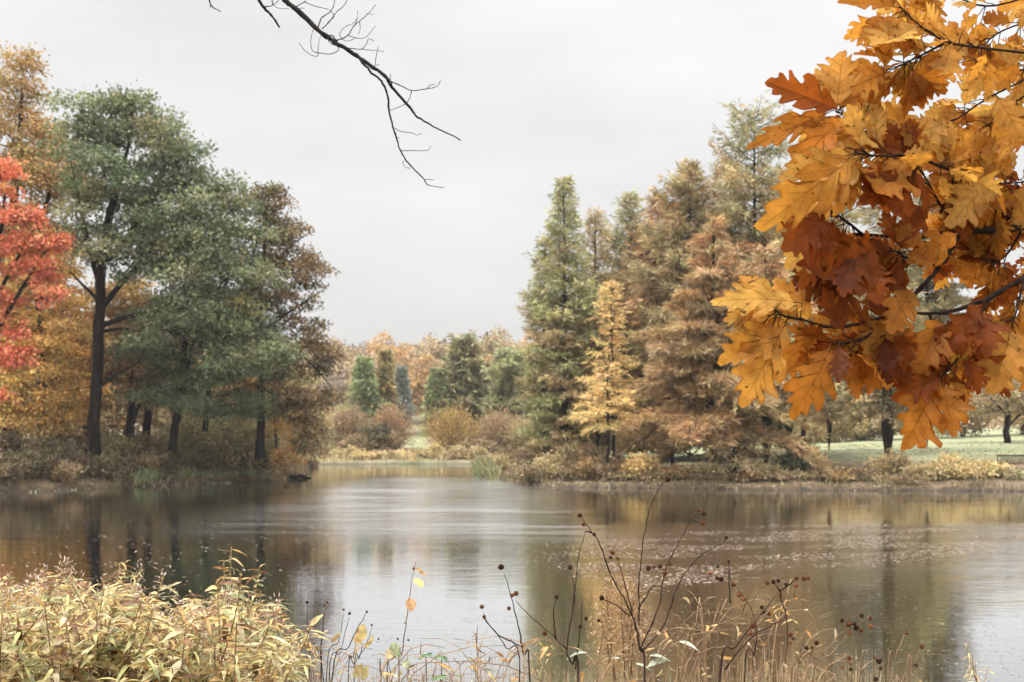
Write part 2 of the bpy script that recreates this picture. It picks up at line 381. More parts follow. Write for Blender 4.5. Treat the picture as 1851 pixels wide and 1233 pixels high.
def broadleaf(name, label, base, trunks, blobs, pal, seed, nclump=90, R=1.1, leaves=260, size=0.24, group=None, cat='tree', mat=None, barkmat=None,
              tip=0.02, droop=0.0, expo=0.48, flat=0.55, shell=2.4, trunk_r=0.3, sub=0.23, aspect=0.55, gap=0.75):
    """base: world point; trunks: lists of (world point, radius); blobs: (centre, radii, weight) ellipsoids of the crown (world)"""
    rg = np.random.default_rng(seed); base = np.asarray(base, float)
    root = empty(name, base, label, cat, group)
    nodes, par, fixed = [], [], {}
    for tr in trunks:
        pts = np.array([p for p, r in tr], float); rs = np.array([r for p, r in tr]); k = len(pts)
        u = np.linspace(0, k - 1, (k - 1) * 4 + 1); seg = np.minimum(u.astype(int), k - 2); f = u - seg
        # smooth the line (Catmull-Rom) and wobble it a little
        pp = np.concatenate([[2 * pts[0] - pts[1]], pts, [2 * pts[-1] - pts[-2]]])
        a, b, c, d = pp[seg], pp[seg + 1], pp[seg + 2], pp[seg + 3]; F1 = f[:, None]
        q = 0.5 * (2 * b + (c - a) * F1 + (2 * a - 5 * b + 4 * c - d) * F1 ** 2 + (3 * b - a - 3 * c + d) * F1 ** 3)
        q[1:-1] += rg.standard_normal((len(q) - 2, 3)) * rs.mean() * 0.12
        prev = -1
        if nodes and len(tr) and tr is not trunks[0]:
            dd = [np.linalg.norm(np.array(nd) - q[0]) for nd in nodes]
            if min(dd) < 0.9: prev = int(np.argmin(dd))
        for i, pnt in enumerate(q):
            nodes.append(pnt); par.append(prev); prev = len(nodes) - 1
            fixed[prev] = float(np.interp(u[i], np.arange(k), rs))
        if tr is trunks[0] or prev == -1: fixed[len(nodes) - len(q)] *= 1.35
    # clump centres
    cs = []; w = np.array([b[2] for b in blobs], float); tries = 0
    while len(cs) < nclump and tries < nclump * 40:
        tries += 1
        c, r, _ = blobs[rg.choice(len(blobs), p=w / w.sum())]
        d = rg.standard_normal(3); d /= np.linalg.norm(d)
        p = np.asarray(c) + d * np.asarray(r) * rg.random() ** (1 / shell)
        if all(np.sum((p - q) ** 2) > (gap * R) ** 2 for q in cs): cs.append(p)
    cs = np.array(cs)
    nd0 = np.array(nodes); dist = np.array([np.min(np.linalg.norm(nd0 - c, axis=1)) for c in cs])
    crown = Geo()
    for idx in np.argsort(dist):
        c = cs[idx]; nd = np.array(nodes); v = c - nd; dl = np.linalg.norm(v, axis=1)
        cost = dl + 1.1 * np.maximum(0, -(v[:, 2]) + 0.15 * dl) ; cost[:1] += 5
        j = int(np.argmin(cost)); a = nd[j]
        mid = (a + c) / 2 + np.array([0, 0, 0.10 * dl[j] - droop * dl[j]]) + rg.standard_normal(3) * 0.06 * dl[j]
        prev = j
        for s_ in ((0.33, 0.66, 1.0) if dl[j] > 1.2 else (0.5, 1.0)):
            q = (1 - s_) ** 2 * a + 2 * s_ * (1 - s_) * mid + s_ ** 2 * c
            nodes.append(q); par.append(prev); prev = len(nodes) - 1
        Rc = R * rg.uniform(0.75, 1.25)
        leaf_clump(crown, rg, c, Rc, int(leaves * (Rc / R) ** 2), size, pal, flat=flat, sub=sub, aspect=aspect)
    tg = Geo(); skeleton_to_tubes(tg, nodes, par, tip=tip, expo=expo, rmax=trunk_r * 0.8, r_fixed=fixed)
    tg.build('trunk', barkmat or M_BARK, root, base); crown.build('crown', mat or M_LEAF, root, base)
    return root

def conifer(name, label, base, H, hw, z0, pal, seed, nb=80, up=0.15, droop=0.35, prof='cone', group=None, card=(0.42, 0.09), dens=1.0, trunk_r=0.28, lean=(0, 0), step=0.30, wood=True, top_open=0.0, cat='tree', mat=None, tuft=0.5, fluff=0.07, pal2=None):
    """straight trunk with tiers of feathery sprays. H height, hw half width, z0 height of the lowest branches"""
    rg = np.random.default_rng(seed); base = np.asarray(base, float); root = empty(name, base, label, cat, group)
    tg = Geo(); zz = np.linspace(-0.3, H, 14); wob = np.cumsum(rg.standard_normal((14, 2)), 0) * 0.025
    ax_ = np.stack([wob[:, 0] + lean[0] * (zz / H) ** 1.3, wob[:, 1] + lean[1] * (zz / H) ** 1.3, zz], -1)
    rr = trunk_r * (1 - zz / H * 0.97) ** 0.85; rr[0] *= 1.7; rr[1] *= 1.1
    tg.tube(base + ax_, np.maximum(rr, 0.015), sides=8)
    fg = Geo(); A = {k: [] for k in 'pdnlwc'}
    nb = int(nb * 1.3)
    for i in range(nb):
        t_ = (i + rg.random()) / nb; t_ = t_ ** 0.92
        z = z0 + (H - z0) * t_ * 0.99
        if prof == 'cone': pf = (1 - t_) ** 0.8 * min(1, 0.55 + t_ * 3)
        elif prof == 'spire': pf = (1 - t_) ** 0.6 * min(1, 0.75 + t_ * 2) * min(1, 0.45 + (1 - t_) * 5)
        elif prof == 'ovoid': pf = math.sqrt(max(0, 1 - (t_ * 1.12 - 0.2) ** 2 / 0.93)) if t_ < 0.98 else 0.2
        else: pf = (1 - t_) ** 0.5
        Lb = max(0.25, hw * pf * (rg.uniform(0.5, 1.05) if rg.random() < .8 else rg.uniform(1.0, 1.3))); az = i * 2.39996 + rg.normal(0, 0.35); Lb *= 1 + 0.16 * math.sin(az * 2 + z * 0.8 + seed) * min(1, 3 * (1 - t_))
        rad = np.array([math.cos(az), math.sin(az), 0]); upk = up * (0.3 + 1.0 * t_) * rg.uniform(0.5, 1.5); dk = droop * (1.15 - t_) * rg.uniform(0.6, 1.4)
        o = base + np.array([np.interp(z, zz, ax_[:, 0]), np.interp(z, zz, ax_[:, 1]), z])
        ss = np.linspace(0, 1, 6)[:, None]
        cur = lambda s: o + rad * (s * Lb) + np.array([0, 0, 1]) * (upk * s * Lb + (upk * 0.6 - dk) * s * s * Lb)
        if wood: tg.tube(cur(ss), np.linspace(0.018 + 0.011 * Lb, 0.008, 6), sides=4, cap=False)
        pl = pal if (pal2 is None or rg.random() < 0.12 + 0.85 * smooth(-0.1, 0.8, t_)) else pal2; bc = pick(rg, 1, pl, 0.22)[0]
        ns = max(4, int(Lb / step * 1.35)); tan = np.array([-rad[1], rad[0], 0])
        for s_ in np.linspace(0.10, 1, ns):
            q0 = cur(s_)
            for sg in (-1, 1):
                if rg.random() > 0.92: continue
                l = (0.55 * Lb * (1 - s_) ** 0.8 * min(1, s_ * 3) + 0.28) * rg.uniform(0.6, 1.15)
                d = norm(rad * rg.uniform(0.55, 0.95) + tan * sg * rg.uniform(0.5, 1.0) + np.array([0, 0, rg.normal(0.05 * up, 0.10) - 0.12 * droop]))
                k = max(3, int(l / 0.055 * dens)); e = (np.arange(k) + rg.random(k)) / k * l
                pos = q0 + d * e[:, None] + np.array([0, 0, -0.35 * droop]) * (e[:, None] ** 2) / max(l, 0.3) + rg.standard_normal((k, 3)) * fluff
                dd = norm(d + rg.standard_normal((k, 3)) * tuft + np.array([0, 0, -0.12 * droop]))
                A['p'].append(pos); A['d'].append(dd); A['n'].append(norm(np.array([0, 0, 0.8]) + rg.standard_normal((k, 3)) * 0.6))
                ln = 1.12 * card[0] * rg.uniform(0.6, 1.3, k); A['l'].append(ln); A['w'].append(ln * card[1] / card[0] * rg.uniform(0.5, 1.0, k))
                cc = bc if rg.random() < 0.65 else pick(rg, 1, pl)[0]
                A['c'].append(np.clip(cc * (1 + 0.15 * rg.standard_normal((k, 1))), 0.004, 0.9))
    cat_ = {k: np.concatenate(v) for k, v in A.items()}
    fg.cards(cat_['p'], cat_['d'], cat_['n'], cat_['l'], cat_['w'], cat_['c'], mid=0.4)
    tg.build('trunk', M_BARK, root, base); fg.build('crown', mat or M_NEEDLE, root, base)
    return root

def shrub(name, label, base, r, h, pal, seed, n=1800, size=0.2, nst=26, group=None, cat='shrub', mat=None, aspect=0.5, fine=False, barkmat=None, low=0.12):
    """many stems from the ground, foliage in a ragged dome"""
    rg = np.random.default_rng(seed); base = np.asarray(base, float); root = empty(name, base, label, cat, group)
    st = Geo(); lf = Geo(); tips = []
    for i in range(nst):
        az = rg.random() * 6.283; e = rg.random() ** 0.6; hh = h * math.sqrt(max(0.05, 1 - 0.75 * e * e)) * rg.uniform(0.7, 1.05)
        tp = np.array([math.cos(az) * e * r, math.sin(az) * e * r, hh]); b0 = np.array([tp[0] * 0.25, tp[1] * 0.25, -0.1])
        s_ = np.linspace(0, 1, 5)[:, None]; m_ = np.array([tp[0] * 0.5, tp[1] * 0.5, hh * 0.65])
        c = (1 - s_) ** 2 * b0 + 2 * s_ * (1 - s_) * m_ + s_ ** 2 * tp
        st.tube(base + c, np.linspace(0.02, 0.006, 5) * (0.6 + h * 0.25), sides=4, cap=False)
        for q in (0.45, 0.65, 0.82, 1.0):
            tips.append((1 - q) ** 2 * b0 + 2 * q * (1 - q) * m_ + q * q * tp)
    tips = np.array(tips); tips = tips[tips[:, 2] > low * h]
    k = len(tips); per = max(4, n // k)
    tcol = pick(rg, k, pal, 0.14)
    pos = tips[:, None] + rg.standard_normal((k, per, 3)) * np.array([0.16 * r, 0.16 * r, 0.13 * h]); pos[..., 2] = np.maximum(pos[..., 2], 0.03)
    out = norm(pos - np.array([0, 0, h * 0.3]))
    dr = norm(out + rg.standard_normal((k, per, 3)) * (0.35 if fine else 0.7)); nr = norm(rg.standard_normal((k, per, 3)) * 0.6 + out * 0.4 + np.array([0, 0, 0.5]))
    ln = size * rg.uniform(0.6, 1.4, (k, per))
    col = np.repeat(tcol[:, None], per, 1) * (1 + 0.15 * rg.standard_normal((k, per, 1)))
    lf.cards(base + pos.reshape(-1, 3), dr.reshape(-1, 3), nr.reshape(-1, 3), ln.ravel(), (ln * aspect).ravel(), np.clip(col.reshape(-1, 3), 0.004, 0.9))
    st.build('stems', barkmat or M_TWIG, root, base); lf.build('foliage', mat or M_LEAF, root, base)
    return root
def at_ground(px, D, dz=0.0):
    x = W(px, D); return np.array([x, D, gz(x, D) + dz])
def blob(px, py, D, rx, ry, dep, w=1.0, off=0.0):
    k = D / F; return (P(px, py, D + off) * np.array([1, 1, 1]), (rx * k, dep, ry * k), w)
def tr_(D, *pts):
    """trunk line through pixels: (px, py, radius m, depth offset)"""
    return [(P(a[0], a[1], D + (a[3] if len(a) > 3 else 0)), a[2]) for a in pts]

# palettes (what the leaves themselves look like)
GREEN = [(5, (0.125, 0.158, 0.082)), (4, (0.18, 0.205, 0.105)), (3, (0.26, 0.265, 0.14)), (0.5, (0.30, 0.25, 0.11))]
PINE = [(5, (0.115, 0.145, 0.078)), (3, (0.165, 0.195, 0.10)), (2, (0.225, 0.24, 0.125))]
TAN = [(4, (0.375, 0.237, 0.106)), (3, (0.300, 0.194, 0.094)), (2, (0.200, 0.163, 0.075)), (1, (0.425, 0.300, 0.150))]
GOLD = [(5, (0.694, 0.459, 0.146)), (3, (0.605, 0.403, 0.146)), (2, (0.493, 0.370, 0.157)), (1, (0.694, 0.358, 0.101))]
AMBER = [(5, (0.50, 0.335, 0.14)), (3, (0.43, 0.29, 0.125)), (2, (0.33, 0.25, 0.10))]
CORAL = [(5, (0.74, 0.235, 0.13)), (3, (0.64, 0.165, 0.095)), (3, (0.78, 0.33, 0.15)), (1, (0.62, 0.36, 0.12)), (1, (0.42, 0.12, 0.07))]
BRUSH = [(4, (0.250, 0.175, 0.100)), (3, (0.325, 0.225, 0.125)), (3, (0.150, 0.125, 0.062)), (1, (0.400, 0.300, 0.163))]
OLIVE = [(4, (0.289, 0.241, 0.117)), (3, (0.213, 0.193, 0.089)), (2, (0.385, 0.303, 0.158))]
RUST = [(4, (0.461, 0.269, 0.128)), (4, (0.512, 0.339, 0.173)), (3, (0.589, 0.423, 0.231)), (2, (0.372, 0.211, 0.103))]
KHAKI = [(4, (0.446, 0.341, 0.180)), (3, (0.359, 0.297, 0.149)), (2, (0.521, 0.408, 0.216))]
SAGE = [(5, (0.377, 0.370, 0.176)), (3, (0.442, 0.403, 0.202)), (2, (0.286, 0.305, 0.150))]
STRAW = [(4, (0.650, 0.500, 0.250)), (3, (0.550, 0.425, 0.213)), (2, (0.450, 0.388, 0.200))]
LARCH = [(5, (0.70, 0.50, 0.21)), (3, (0.64, 0.46, 0.21)), (2, (0.54, 0.39, 0.18))]
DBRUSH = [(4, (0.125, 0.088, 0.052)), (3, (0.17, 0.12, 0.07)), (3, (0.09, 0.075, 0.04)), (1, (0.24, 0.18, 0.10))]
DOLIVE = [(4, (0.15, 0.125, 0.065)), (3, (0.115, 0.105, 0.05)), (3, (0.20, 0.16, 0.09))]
# ------------------------------------------------------------------ left bank
D = 72.0
broadleaf('amber_oak', 'tall amber-brown oak rising behind the red maple at the left edge', at_ground(20, D),
          [tr_(D, (20, 815, .42), (15, 600, .36), (25, 400, .26), (35, 250, .16), (40, 150, .06)), tr_(D, (16, 560, .2), (70, 420, .14), (100, 300, .07)), tr_(D, (15, 620, .2), (-60, 450, .14), (-90, 330, .07))],
          [blob(35, 160, D, 42, 60, 1.4, 1.0), blob(60, 270, D, 75, 80, 3.0, 1.9), blob(-60, 250, D, 100, 120, 3.0, 1.6), blob(90, 330, D, 55, 90, 2.5, 1.5), blob(60, 450, D, 75, 120, 3.0, 1.8), blob(-60, 480, D, 110, 150, 3, 1.6), blob(20, 600, D, 120, 80, 3, 1)],
          AMBER, 11, nclump=110, R=1.15, leaves=360, size=0.23, gap=.85, sub=.18)
D = 69.0
broadleaf('golden_beech', 'golden yellow beech with low layered boughs beneath the red maple', at_ground(75, D),
          [tr_(D, (75, 820, .26), (78, 700, .22), (70, 560, .14), (60, 470, .06))],
          [blob(80, 480, D, 70, 60, 2.4, 1), blob(70, 540, D, 85, 60, 2.4, 1), blob(95, 620, D, 75, 60, 2.6, 1.4), blob(70, 700, D, 105, 50, 2.6, 1.5), blob(-40, 650, D, 90, 120, 2.6, 1.2), blob(80, 760, D, 80, 32, 2.2, 0.8)],
          GOLD, 12, nclump=140, R=0.85, leaves=230, size=0.2, flat=0.34, droop=0.05)
D = 62.0
broadleaf('red_maple', 'bright coral red maple leaning in at the left edge', at_ground(-40, D),
          [tr_(D, (-40, 830, .30), (-35, 700, .26), (-20, 560, .18), (0, 430, .12), (10, 340, .05)), tr_(D, (-30, 640, .13), (40, 520, .08), (90, 440, .03)), tr_(D, (-22, 570, .11), (40, 450, .07), (70, 400, .03))],
          [blob(5, 325, D, 34, 34, 1.2, .7), blob(-50, 360, D, 60, 60, 2, .8), blob(45, 395, D, 34, 26, 1.4, .7), blob(88, 438, D, 38, 24, 1.2, .7), blob(20, 455, D, 60, 30, 1.8, 1), blob(75, 490, D, 40, 24, 1.2, .6), blob(-50, 500, D, 70, 60, 2, .8), blob(92, 535, D, 34, 18, 1, .45), blob(0, 540, D, 50, 30, 1.6, .7), blob(15, 590, D, 45, 30, 1.4, .6), blob(-10, 640, D, 40, 24, 1.2, .4), blob(38, 648, D, 30, 14, .8, .3), blob(-5, 715, D, 36, 20, 1.2, .4)],
          CORAL, 13, nclump=138, R=0.5, leaves=110, size=0.18, flat=0.4, aspect=0.7, gap=.8, sub=.3)
D = 66.0
broadleaf('green_oak', 'big spreading dark green oak with black forked trunk on the left bank', at_ground(172, D),
          [tr_(D, (168, 822, .34), (174, 700, .31), (181, 560, .28), (184, 470, .26), (200, 380, .2), (225, 300, .12), (235, 240, .05)),
           tr_(D, (183, 520, .22), (160, 440, .15), (148, 380, .09), (135, 330, .04)), tr_(D, (184, 480, .2), (235, 425, .15), (270, 350, .1), (300, 300, .05)),
           tr_(D, (181, 560, .18), (240, 490, .13), (310, 430, .09), (360, 390, .04)), tr_(D, (180, 590, .16), (240, 570, .12), (320, 560, .08), (390, 540, .04)), tr_(D, (178, 700, .1), (215, 675, .08), (250, 655, .04)),
           tr_(D, (180, 600, .12), (220, 595, .1), (290, 602, .07), (350, 590, .03)), tr_(D, (180, 545, .1, 0), (155, 520, .08, -.5), (125, 490, .03, -1))],
          [blob(190, 230, D, 70, 42, 2.6, 1.1), blob(255, 235, D, 45, 45, 2.0, .7), blob(310, 290, D, 62, 52, 2.6, 1.1), blob(350, 320, D, 35, 30, 2.0, .5), blob(190, 320, D, 75, 60, 2.8, 1.3), blob(270, 380, D, 90, 70, 3.0, 1.5), blob(370, 400, D, 65, 70, 2.8, 1.3), blob(410, 360, D, 35, 40, 2, .6),
           blob(250, 470, D, 60, 60, 3.0, .9), blob(340, 490, D, 85, 70, 3.0, 1.5), blob(430, 470, D, 55, 80, 2.6, 1.1), blob(390, 570, D, 80, 50, 2.6, 1.1), blob(165, 420, D, 40, 60, 2.0, .4), blob(300, 590, D, 60, 40, 2.6, .7), blob(440, 640, D, 60, 50, 2.4, .9)],
          GREEN, 14, nclump=128, R=1.28, leaves=430, size=0.22, trunk_r=.42, gap=0.86, tip=0.032, sub=.17, flat=.62)
D = 68.5
broadleaf('white_pine', 'leaning blue-green pines with soft flat boughs in front of the green oak', at_ground(318, D),
          [tr_(D, (312, 815, .22), (322, 720, .2), (335, 620, .15), (345, 540, .09), (352, 470, .04)), tr_(D, (322, 760, .14), (340, 660, .11), (355, 600, .06)), tr_(D, (370, 780, .17), (380, 690, .14), (395, 620, .1), (410, 560, .05)), tr_(D, (378, 700, .08), (410, 670, .06), (440, 650, .03))],
          [blob(300, 640, D, 80, 24, 2.2, 1), blob(400, 600, D, 85, 45, 2.2, 1.5), blob(440, 660, D, 75, 45, 2.2, 1.5), blob(270, 720, D, 65, 18, 2, .5), blob(400, 735, D, 115, 26, 2.2, 1.3), blob(350, 690, D, 70, 30, 2, .8), blob(330, 560, D, 80, 45, 2.2, 1), blob(460, 590, D, 50, 60, 2, .9)],
          PINE, 15, nclump=165, R=0.85, leaves=260, size=0.24, flat=0.36, aspect=0.22, mat=M_NEEDLE)
D = 70.0
broadleaf('pin_oak', 'brown-tan oak with sparse leaves and sweeping low boughs over the water', at_ground(470, D),
          [tr_(D, (470, 830, .26), (472, 700, .22), (470, 560, .17), (478, 450, .1), (485, 350, .03)), tr_(D, (471, 640, .1), (540, 640, .07), (600, 700, .03)), tr_(D, (471, 600, .1), (530, 560, .07), (590, 520, .03)), tr_(D, (471, 700, .1), (540, 740, .07), (575, 800, .03)), tr_(D, (471, 520, .08), (520, 450, .05), (560, 420, .02))],
          [blob(485, 365, D, 32, 34, 1.4, .6), blob(500, 430, D, 55, 45, 1.8, 1), blob(540, 480, D, 58, 45, 2, 1), blob(470, 520, D, 60, 60, 2, .9), blob(545, 560, D, 52, 50, 2, .9), blob(560, 640, D, 52, 45, 2, 1), blob(545, 720, D, 65, 45, 2, 1.2), blob(560, 800, D, 26, 38, 1.2, .5), blob(480, 650, D, 60, 60, 2, .7)],
          [(4, (0.22, 0.145, 0.075)), (3, (0.16, 0.12, 0.055)), (2, (0.10, 0.095, 0.045)), (2, (0.30, 0.20, 0.10))], 16, nclump=185, R=0.62, leaves=140, size=0.19, droop=0.06, gap=0.8)
D = 74.0
broadleaf('orange_understory_tree', 'small orange and rust understory tree near the point of the left bank', at_ground(495, D),
          [tr_(D, (500, 835, .09), (498, 780, .07), (490, 720, .04), (480, 680, .02))],
          [blob(470, 690, D, 50, 30, 1.5, .8), blob(515, 765, D, 38, 30, 1.5, 1), blob(528, 825, D, 26, 28, 1.2, .8)],
          [(3, (0.52, 0.31, 0.11)), (1, (0.40, 0.17, 0.08)), (2, (0.48, 0.35, 0.15))], 17, nclump=40, R=0.6, leaves=150, size=0.18, trunk_r=.1)
# trunks and crowns behind
for i, (px, D, top, bl, pl, lb) in enumerate([
        (232, 70.5, 560, [(235, 640, 55, 60), (270, 700, 45, 40)], TAN, 'brown-leaved tree with leaning double trunk behind the green oak'),
        (262, 72.5, 600, [(280, 640, 60, 50), (240, 560, 60, 50)], AMBER, 'slender amber tree between the green oak and the leaning pines'),
        (150, 75, 560, [(130, 600, 50, 70), (150, 700, 35, 50)], GOLD, 'thin golden tree with dark stem just left of the big oak trunk'),
        (345, 86, 560, [(340, 690, 90, 60), (420, 700, 80, 60)], TAN, 'dull tan tree deep behind the leaning pines'),
        (430, 88, 560, [(450, 640, 70, 60), (500, 700, 70, 70)], OLIVE, 'olive-brown tree deep behind the brown oak'),
        (-60, 84, 380, [(-40, 520, 110, 140), (40, 640, 100, 80)], AMBER, 'amber tree half hidden behind the red maple')]):
    broadleaf('understory_tree', lb, at_ground(px, D), [tr_(D, (px, 822, .27 if i < 2 else .2), (px + 8, 720, .23 if i < 2 else .17), (px + 16, 640, .17 if i < 2 else .12), (px + 22, top, .05))] + ([tr_(D, (px + 2, 790, .12), (px + 28, 690, .09), (px + 36, 620, .04))] if i == 0 else []),
              [blob(a, b, D, c, d, 2.2, c * d) for a, b, c, d in bl], pl, 30 + i, nclump=46, R=1.0, leaves=190, size=0.24)

for i, (px, D, top, pl, lb) in enumerate([(-120, 104, 500, AMBER, 'amber tree far behind the red maple in the wood of the left bank'), (-10, 108, 560, GOLD, 'golden tree far behind the golden beech in the wood of the left bank'), (90, 102, 560, TAN, 'tan tree far behind the golden beech'), (165, 112, 600, KHAKI, 'khaki tree seen between golden beech and big oak trunk, far back'),
        (225, 105, 610, TAN, 'tan tree far back right of the big oak trunk'), (290, 110, 600, AMBER, 'amber tree far back behind the leaning pines'), (350, 104, 620, OLIVE, 'olive tree far back behind the leaning pines'), (410, 110, 610, TAN, 'tan tree far back left of the brown oak'), (480, 106, 640, AMBER, 'amber tree far back behind the brown oak'), (540, 108, 690, KHAKI, 'khaki tree at the far right end of the left wood')]):
    k = D / F; b = at_ground(px, D); zt = P(px, top, D)[2]; h_ = zt - b[2]
    broadleaf('woodland_edge_tree', lb, b, [[(b + [0, 0, -.2], .2), (b + [.2, 0, h_ * .5], .14), (b + [0, 0, h_ * .9], .04)]], [(b + [0, 0, h_ * .62], (3.2, 2.6, h_ * .38), 2), (b + [0, 0, h_ * .28], (3.0, 2.4, h_ * .26), 1.2)], pl, 760 + i, nclump=60, R=1.2, leaves=130, size=0.34)
# bank shrubs on the left: (px, D, radius, height, palette, label)
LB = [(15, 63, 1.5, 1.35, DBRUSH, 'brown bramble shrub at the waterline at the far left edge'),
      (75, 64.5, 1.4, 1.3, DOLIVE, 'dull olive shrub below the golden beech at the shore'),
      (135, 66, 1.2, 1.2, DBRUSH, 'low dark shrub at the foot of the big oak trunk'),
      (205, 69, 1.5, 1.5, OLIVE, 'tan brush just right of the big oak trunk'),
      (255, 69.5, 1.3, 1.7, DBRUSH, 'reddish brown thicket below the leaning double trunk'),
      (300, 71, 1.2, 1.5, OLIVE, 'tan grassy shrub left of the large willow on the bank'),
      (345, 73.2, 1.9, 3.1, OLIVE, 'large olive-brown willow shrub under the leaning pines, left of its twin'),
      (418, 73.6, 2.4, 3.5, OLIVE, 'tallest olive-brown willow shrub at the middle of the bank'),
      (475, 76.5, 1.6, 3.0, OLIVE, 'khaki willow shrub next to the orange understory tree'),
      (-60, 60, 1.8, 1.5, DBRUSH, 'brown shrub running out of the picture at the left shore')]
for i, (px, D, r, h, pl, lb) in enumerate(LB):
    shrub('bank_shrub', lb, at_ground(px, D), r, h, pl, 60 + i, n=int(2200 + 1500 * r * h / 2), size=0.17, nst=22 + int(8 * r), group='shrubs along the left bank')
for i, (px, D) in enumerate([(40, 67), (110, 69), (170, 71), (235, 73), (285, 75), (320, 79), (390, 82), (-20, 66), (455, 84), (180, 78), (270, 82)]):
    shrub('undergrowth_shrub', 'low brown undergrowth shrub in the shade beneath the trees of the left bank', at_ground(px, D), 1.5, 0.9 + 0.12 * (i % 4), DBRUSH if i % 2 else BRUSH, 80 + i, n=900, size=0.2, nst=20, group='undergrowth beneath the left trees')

rgs = np.random.default_rng(91)
for i, px in enumerate(range(-70, 510, 36)):
    D = float(np.interp(px, [-160, 0, 120, 250, 400, 490, 520], [53.7, 58.2, 61.4, 66.5, 71.6, 74.5, 85.9])) + rgs.uniform(.7, 1.6)
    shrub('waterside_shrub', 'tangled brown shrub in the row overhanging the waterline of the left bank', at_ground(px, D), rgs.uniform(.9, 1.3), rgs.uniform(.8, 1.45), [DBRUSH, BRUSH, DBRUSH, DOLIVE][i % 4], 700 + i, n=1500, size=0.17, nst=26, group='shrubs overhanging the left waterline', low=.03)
for i, px in enumerate(range(950, 1660, 38)):
    D = float(np.interp(px, [880, 930, 1000, 1230, 1650], [83, 72.5, 65.7, 63.5, 60.7])) + rgs.uniform(1.0, 2.2)
    shrub('waterside_shrub', 'low brushy shrub in the row along the waterline of the right bank', at_ground(px, D), rgs.uniform(.8, 1.2), rgs.uniform(.35, .65) * (1.8 if px < 1130 else (.8 if px > 1230 else 1.1)), [BRUSH, KHAKI, BRUSH, TAN][i % 4], 730 + i, n=1100, size=0.15, nst=22, group='shrubs along the right waterline', low=.03)
# ------------------------------------------------------------------ right bank
def con(name, label, px, D, top, hwpx, lowpy, pal, seed, **kw):
    b = at_ground(px, D); H = P(px, top, D)[2] - b[2]; z0 = P(px, lowpy, D)[2] - b[2]
    return conifer(name, label, b, H, W(px + hwpx, D) - W(px, D), z0, pal, seed, **kw)
con('dawn_redwood', 'tallest green spire of a conifer at the left end of the right bank', 1021, 80, 318, 88, 815, SAGE, 101, nb=140, prof='spire', up=0.45, droop=0.3, dens=1.1, card=(0.36, 0.10), pal2=KHAKI)
con('dawn_redwood', 'lower grey-green conifer leaning out at the left edge of the right bank', 985, 82, 425, 62, 815, SAGE, 102, nb=95, prof='spire', up=0.4, droop=0.3, card=(0.36, 0.10), pal2=OLIVE)
con('dawn_redwood', 'thin brownish spire close behind the green spire', 1078, 84, 378, 78, 790, KHAKI, 103, nb=90, prof='spire', up=0.5, droop=0.3, card=(0.36, 0.10))
con('dawn_redwood', 'olive conifer with a blunt pointed top right of the two spires', 1134, 86, 346, 108, 790, [(3, (0.41, 0.36, 0.19)), (2, (0.35, 0.335, 0.17))], 104, nb=125, prof='spire', up=0.5, droop=0.25, dens=1.1, card=(0.36, 0.10), pal2=KHAKI)
con('dawn_redwood', 'khaki brown conifer with bristly top between the blunt conifer and the tall airy tree', 1246, 80, 290, 150, 790, [(2, (0.47, 0.32, 0.16)), (4, (0.43, 0.34, 0.18)), (2, (0.36, 0.31, 0.16))], 105, nb=150, prof='spire', up=0.4, droop=0.35, card=(0.42, 0.10), dens=1.1)
con('dawn_redwood', 'rusty conifer low between the blunt conifer and the khaki conifer', 1192, 84, 350, 105, 780, RUST, 112, nb=110, prof='spire', up=0.4, droop=0.3, card=(0.40, 0.10))
con('bald_cypress', 'tall airy conifer with thin grey-green crown, highest on the right bank', 1362, 78, 198, 108, 700, [(3, (0.37, 0.33, 0.17)), (3, (0.32, 0.315, 0.16)), (2, (0.43, 0.32, 0.17))], 106, nb=85, prof='ovoid', up=0.35, droop=0.35, dens=0.75, card=(0.40, 0.11), pal2=RUST)
con('bald_cypress', 'big russet bald cypress with long feathery boughs behind the golden larch', 1290, 67, 390, 205, 805, [(4, (0.50, 0.32, 0.155)), (4, (0.50, 0.37, 0.20)), (3, (0.41, 0.27, 0.13))], 107, nb=66, prof='cone', up=0.14, droop=0.42, card=(0.44, 0.08), step=0.2, dens=1.7, trunk_r=.34, fluff=.045, tuft=.38)
con('bald_cypress', 'second russet bald cypress whose trunk stands just left of the slim lawn trunk', 1383, 68, 440, 150, 735, RUST, 108, nb=46, prof='cone', up=0.1, droop=0.4, card=(0.46, 0.09), trunk_r=.32, dens=1.7, step=.2, fluff=.045, tuft=.38)
con('bald_cypress', 'russet cypress standing behind the slim lawn trunk', 1425, 74, 330, 130, 720, KHAKI, 109, nb=75, prof='cone', up=0.1, droop=0.4, card=(0.46, 0.09), trunk_r=.3)
con('bald_cypress', 'slim dark-trunked cypress with few drooping boughs at the edge of the lawn', 1451, 66, 560, 85, 748, KHAKI, 110, nb=30, prof='cone', up=0.0, droop=0.5, card=(0.46, 0.09), trunk_r=.17)
con('bald_cypress', 'thick-trunked bald cypress standing alone on the lawn behind the oak leaves', 1605, 66, 300, 130, 755, OLIVE, 111, nb=72, prof='cone', up=0.05, droop=0.4, card=(0.46, 0.09), trunk_r=.40)
con('golden_larch', 'young golden larch glowing in front of the russet cypress', 1108, 70, 508, 72, 780, LARCH, 120, nb=42, prof='cone', up=0.3, droop=0.3, dens=1.0, card=(0.34, 0.09), trunk_r=.13, fluff=.05, tuft=.4)
con('golden_larch', 'small pale yellow larch with flat tiers beneath the tall golden larch', 1096, 67, 650, 78, 780, LARCH, 121, nb=20, prof='cone', up=0.05, droop=0.25, dens=1.1, card=(0.34, 0.09), trunk_r=.12, fluff=.045, tuft=.35)
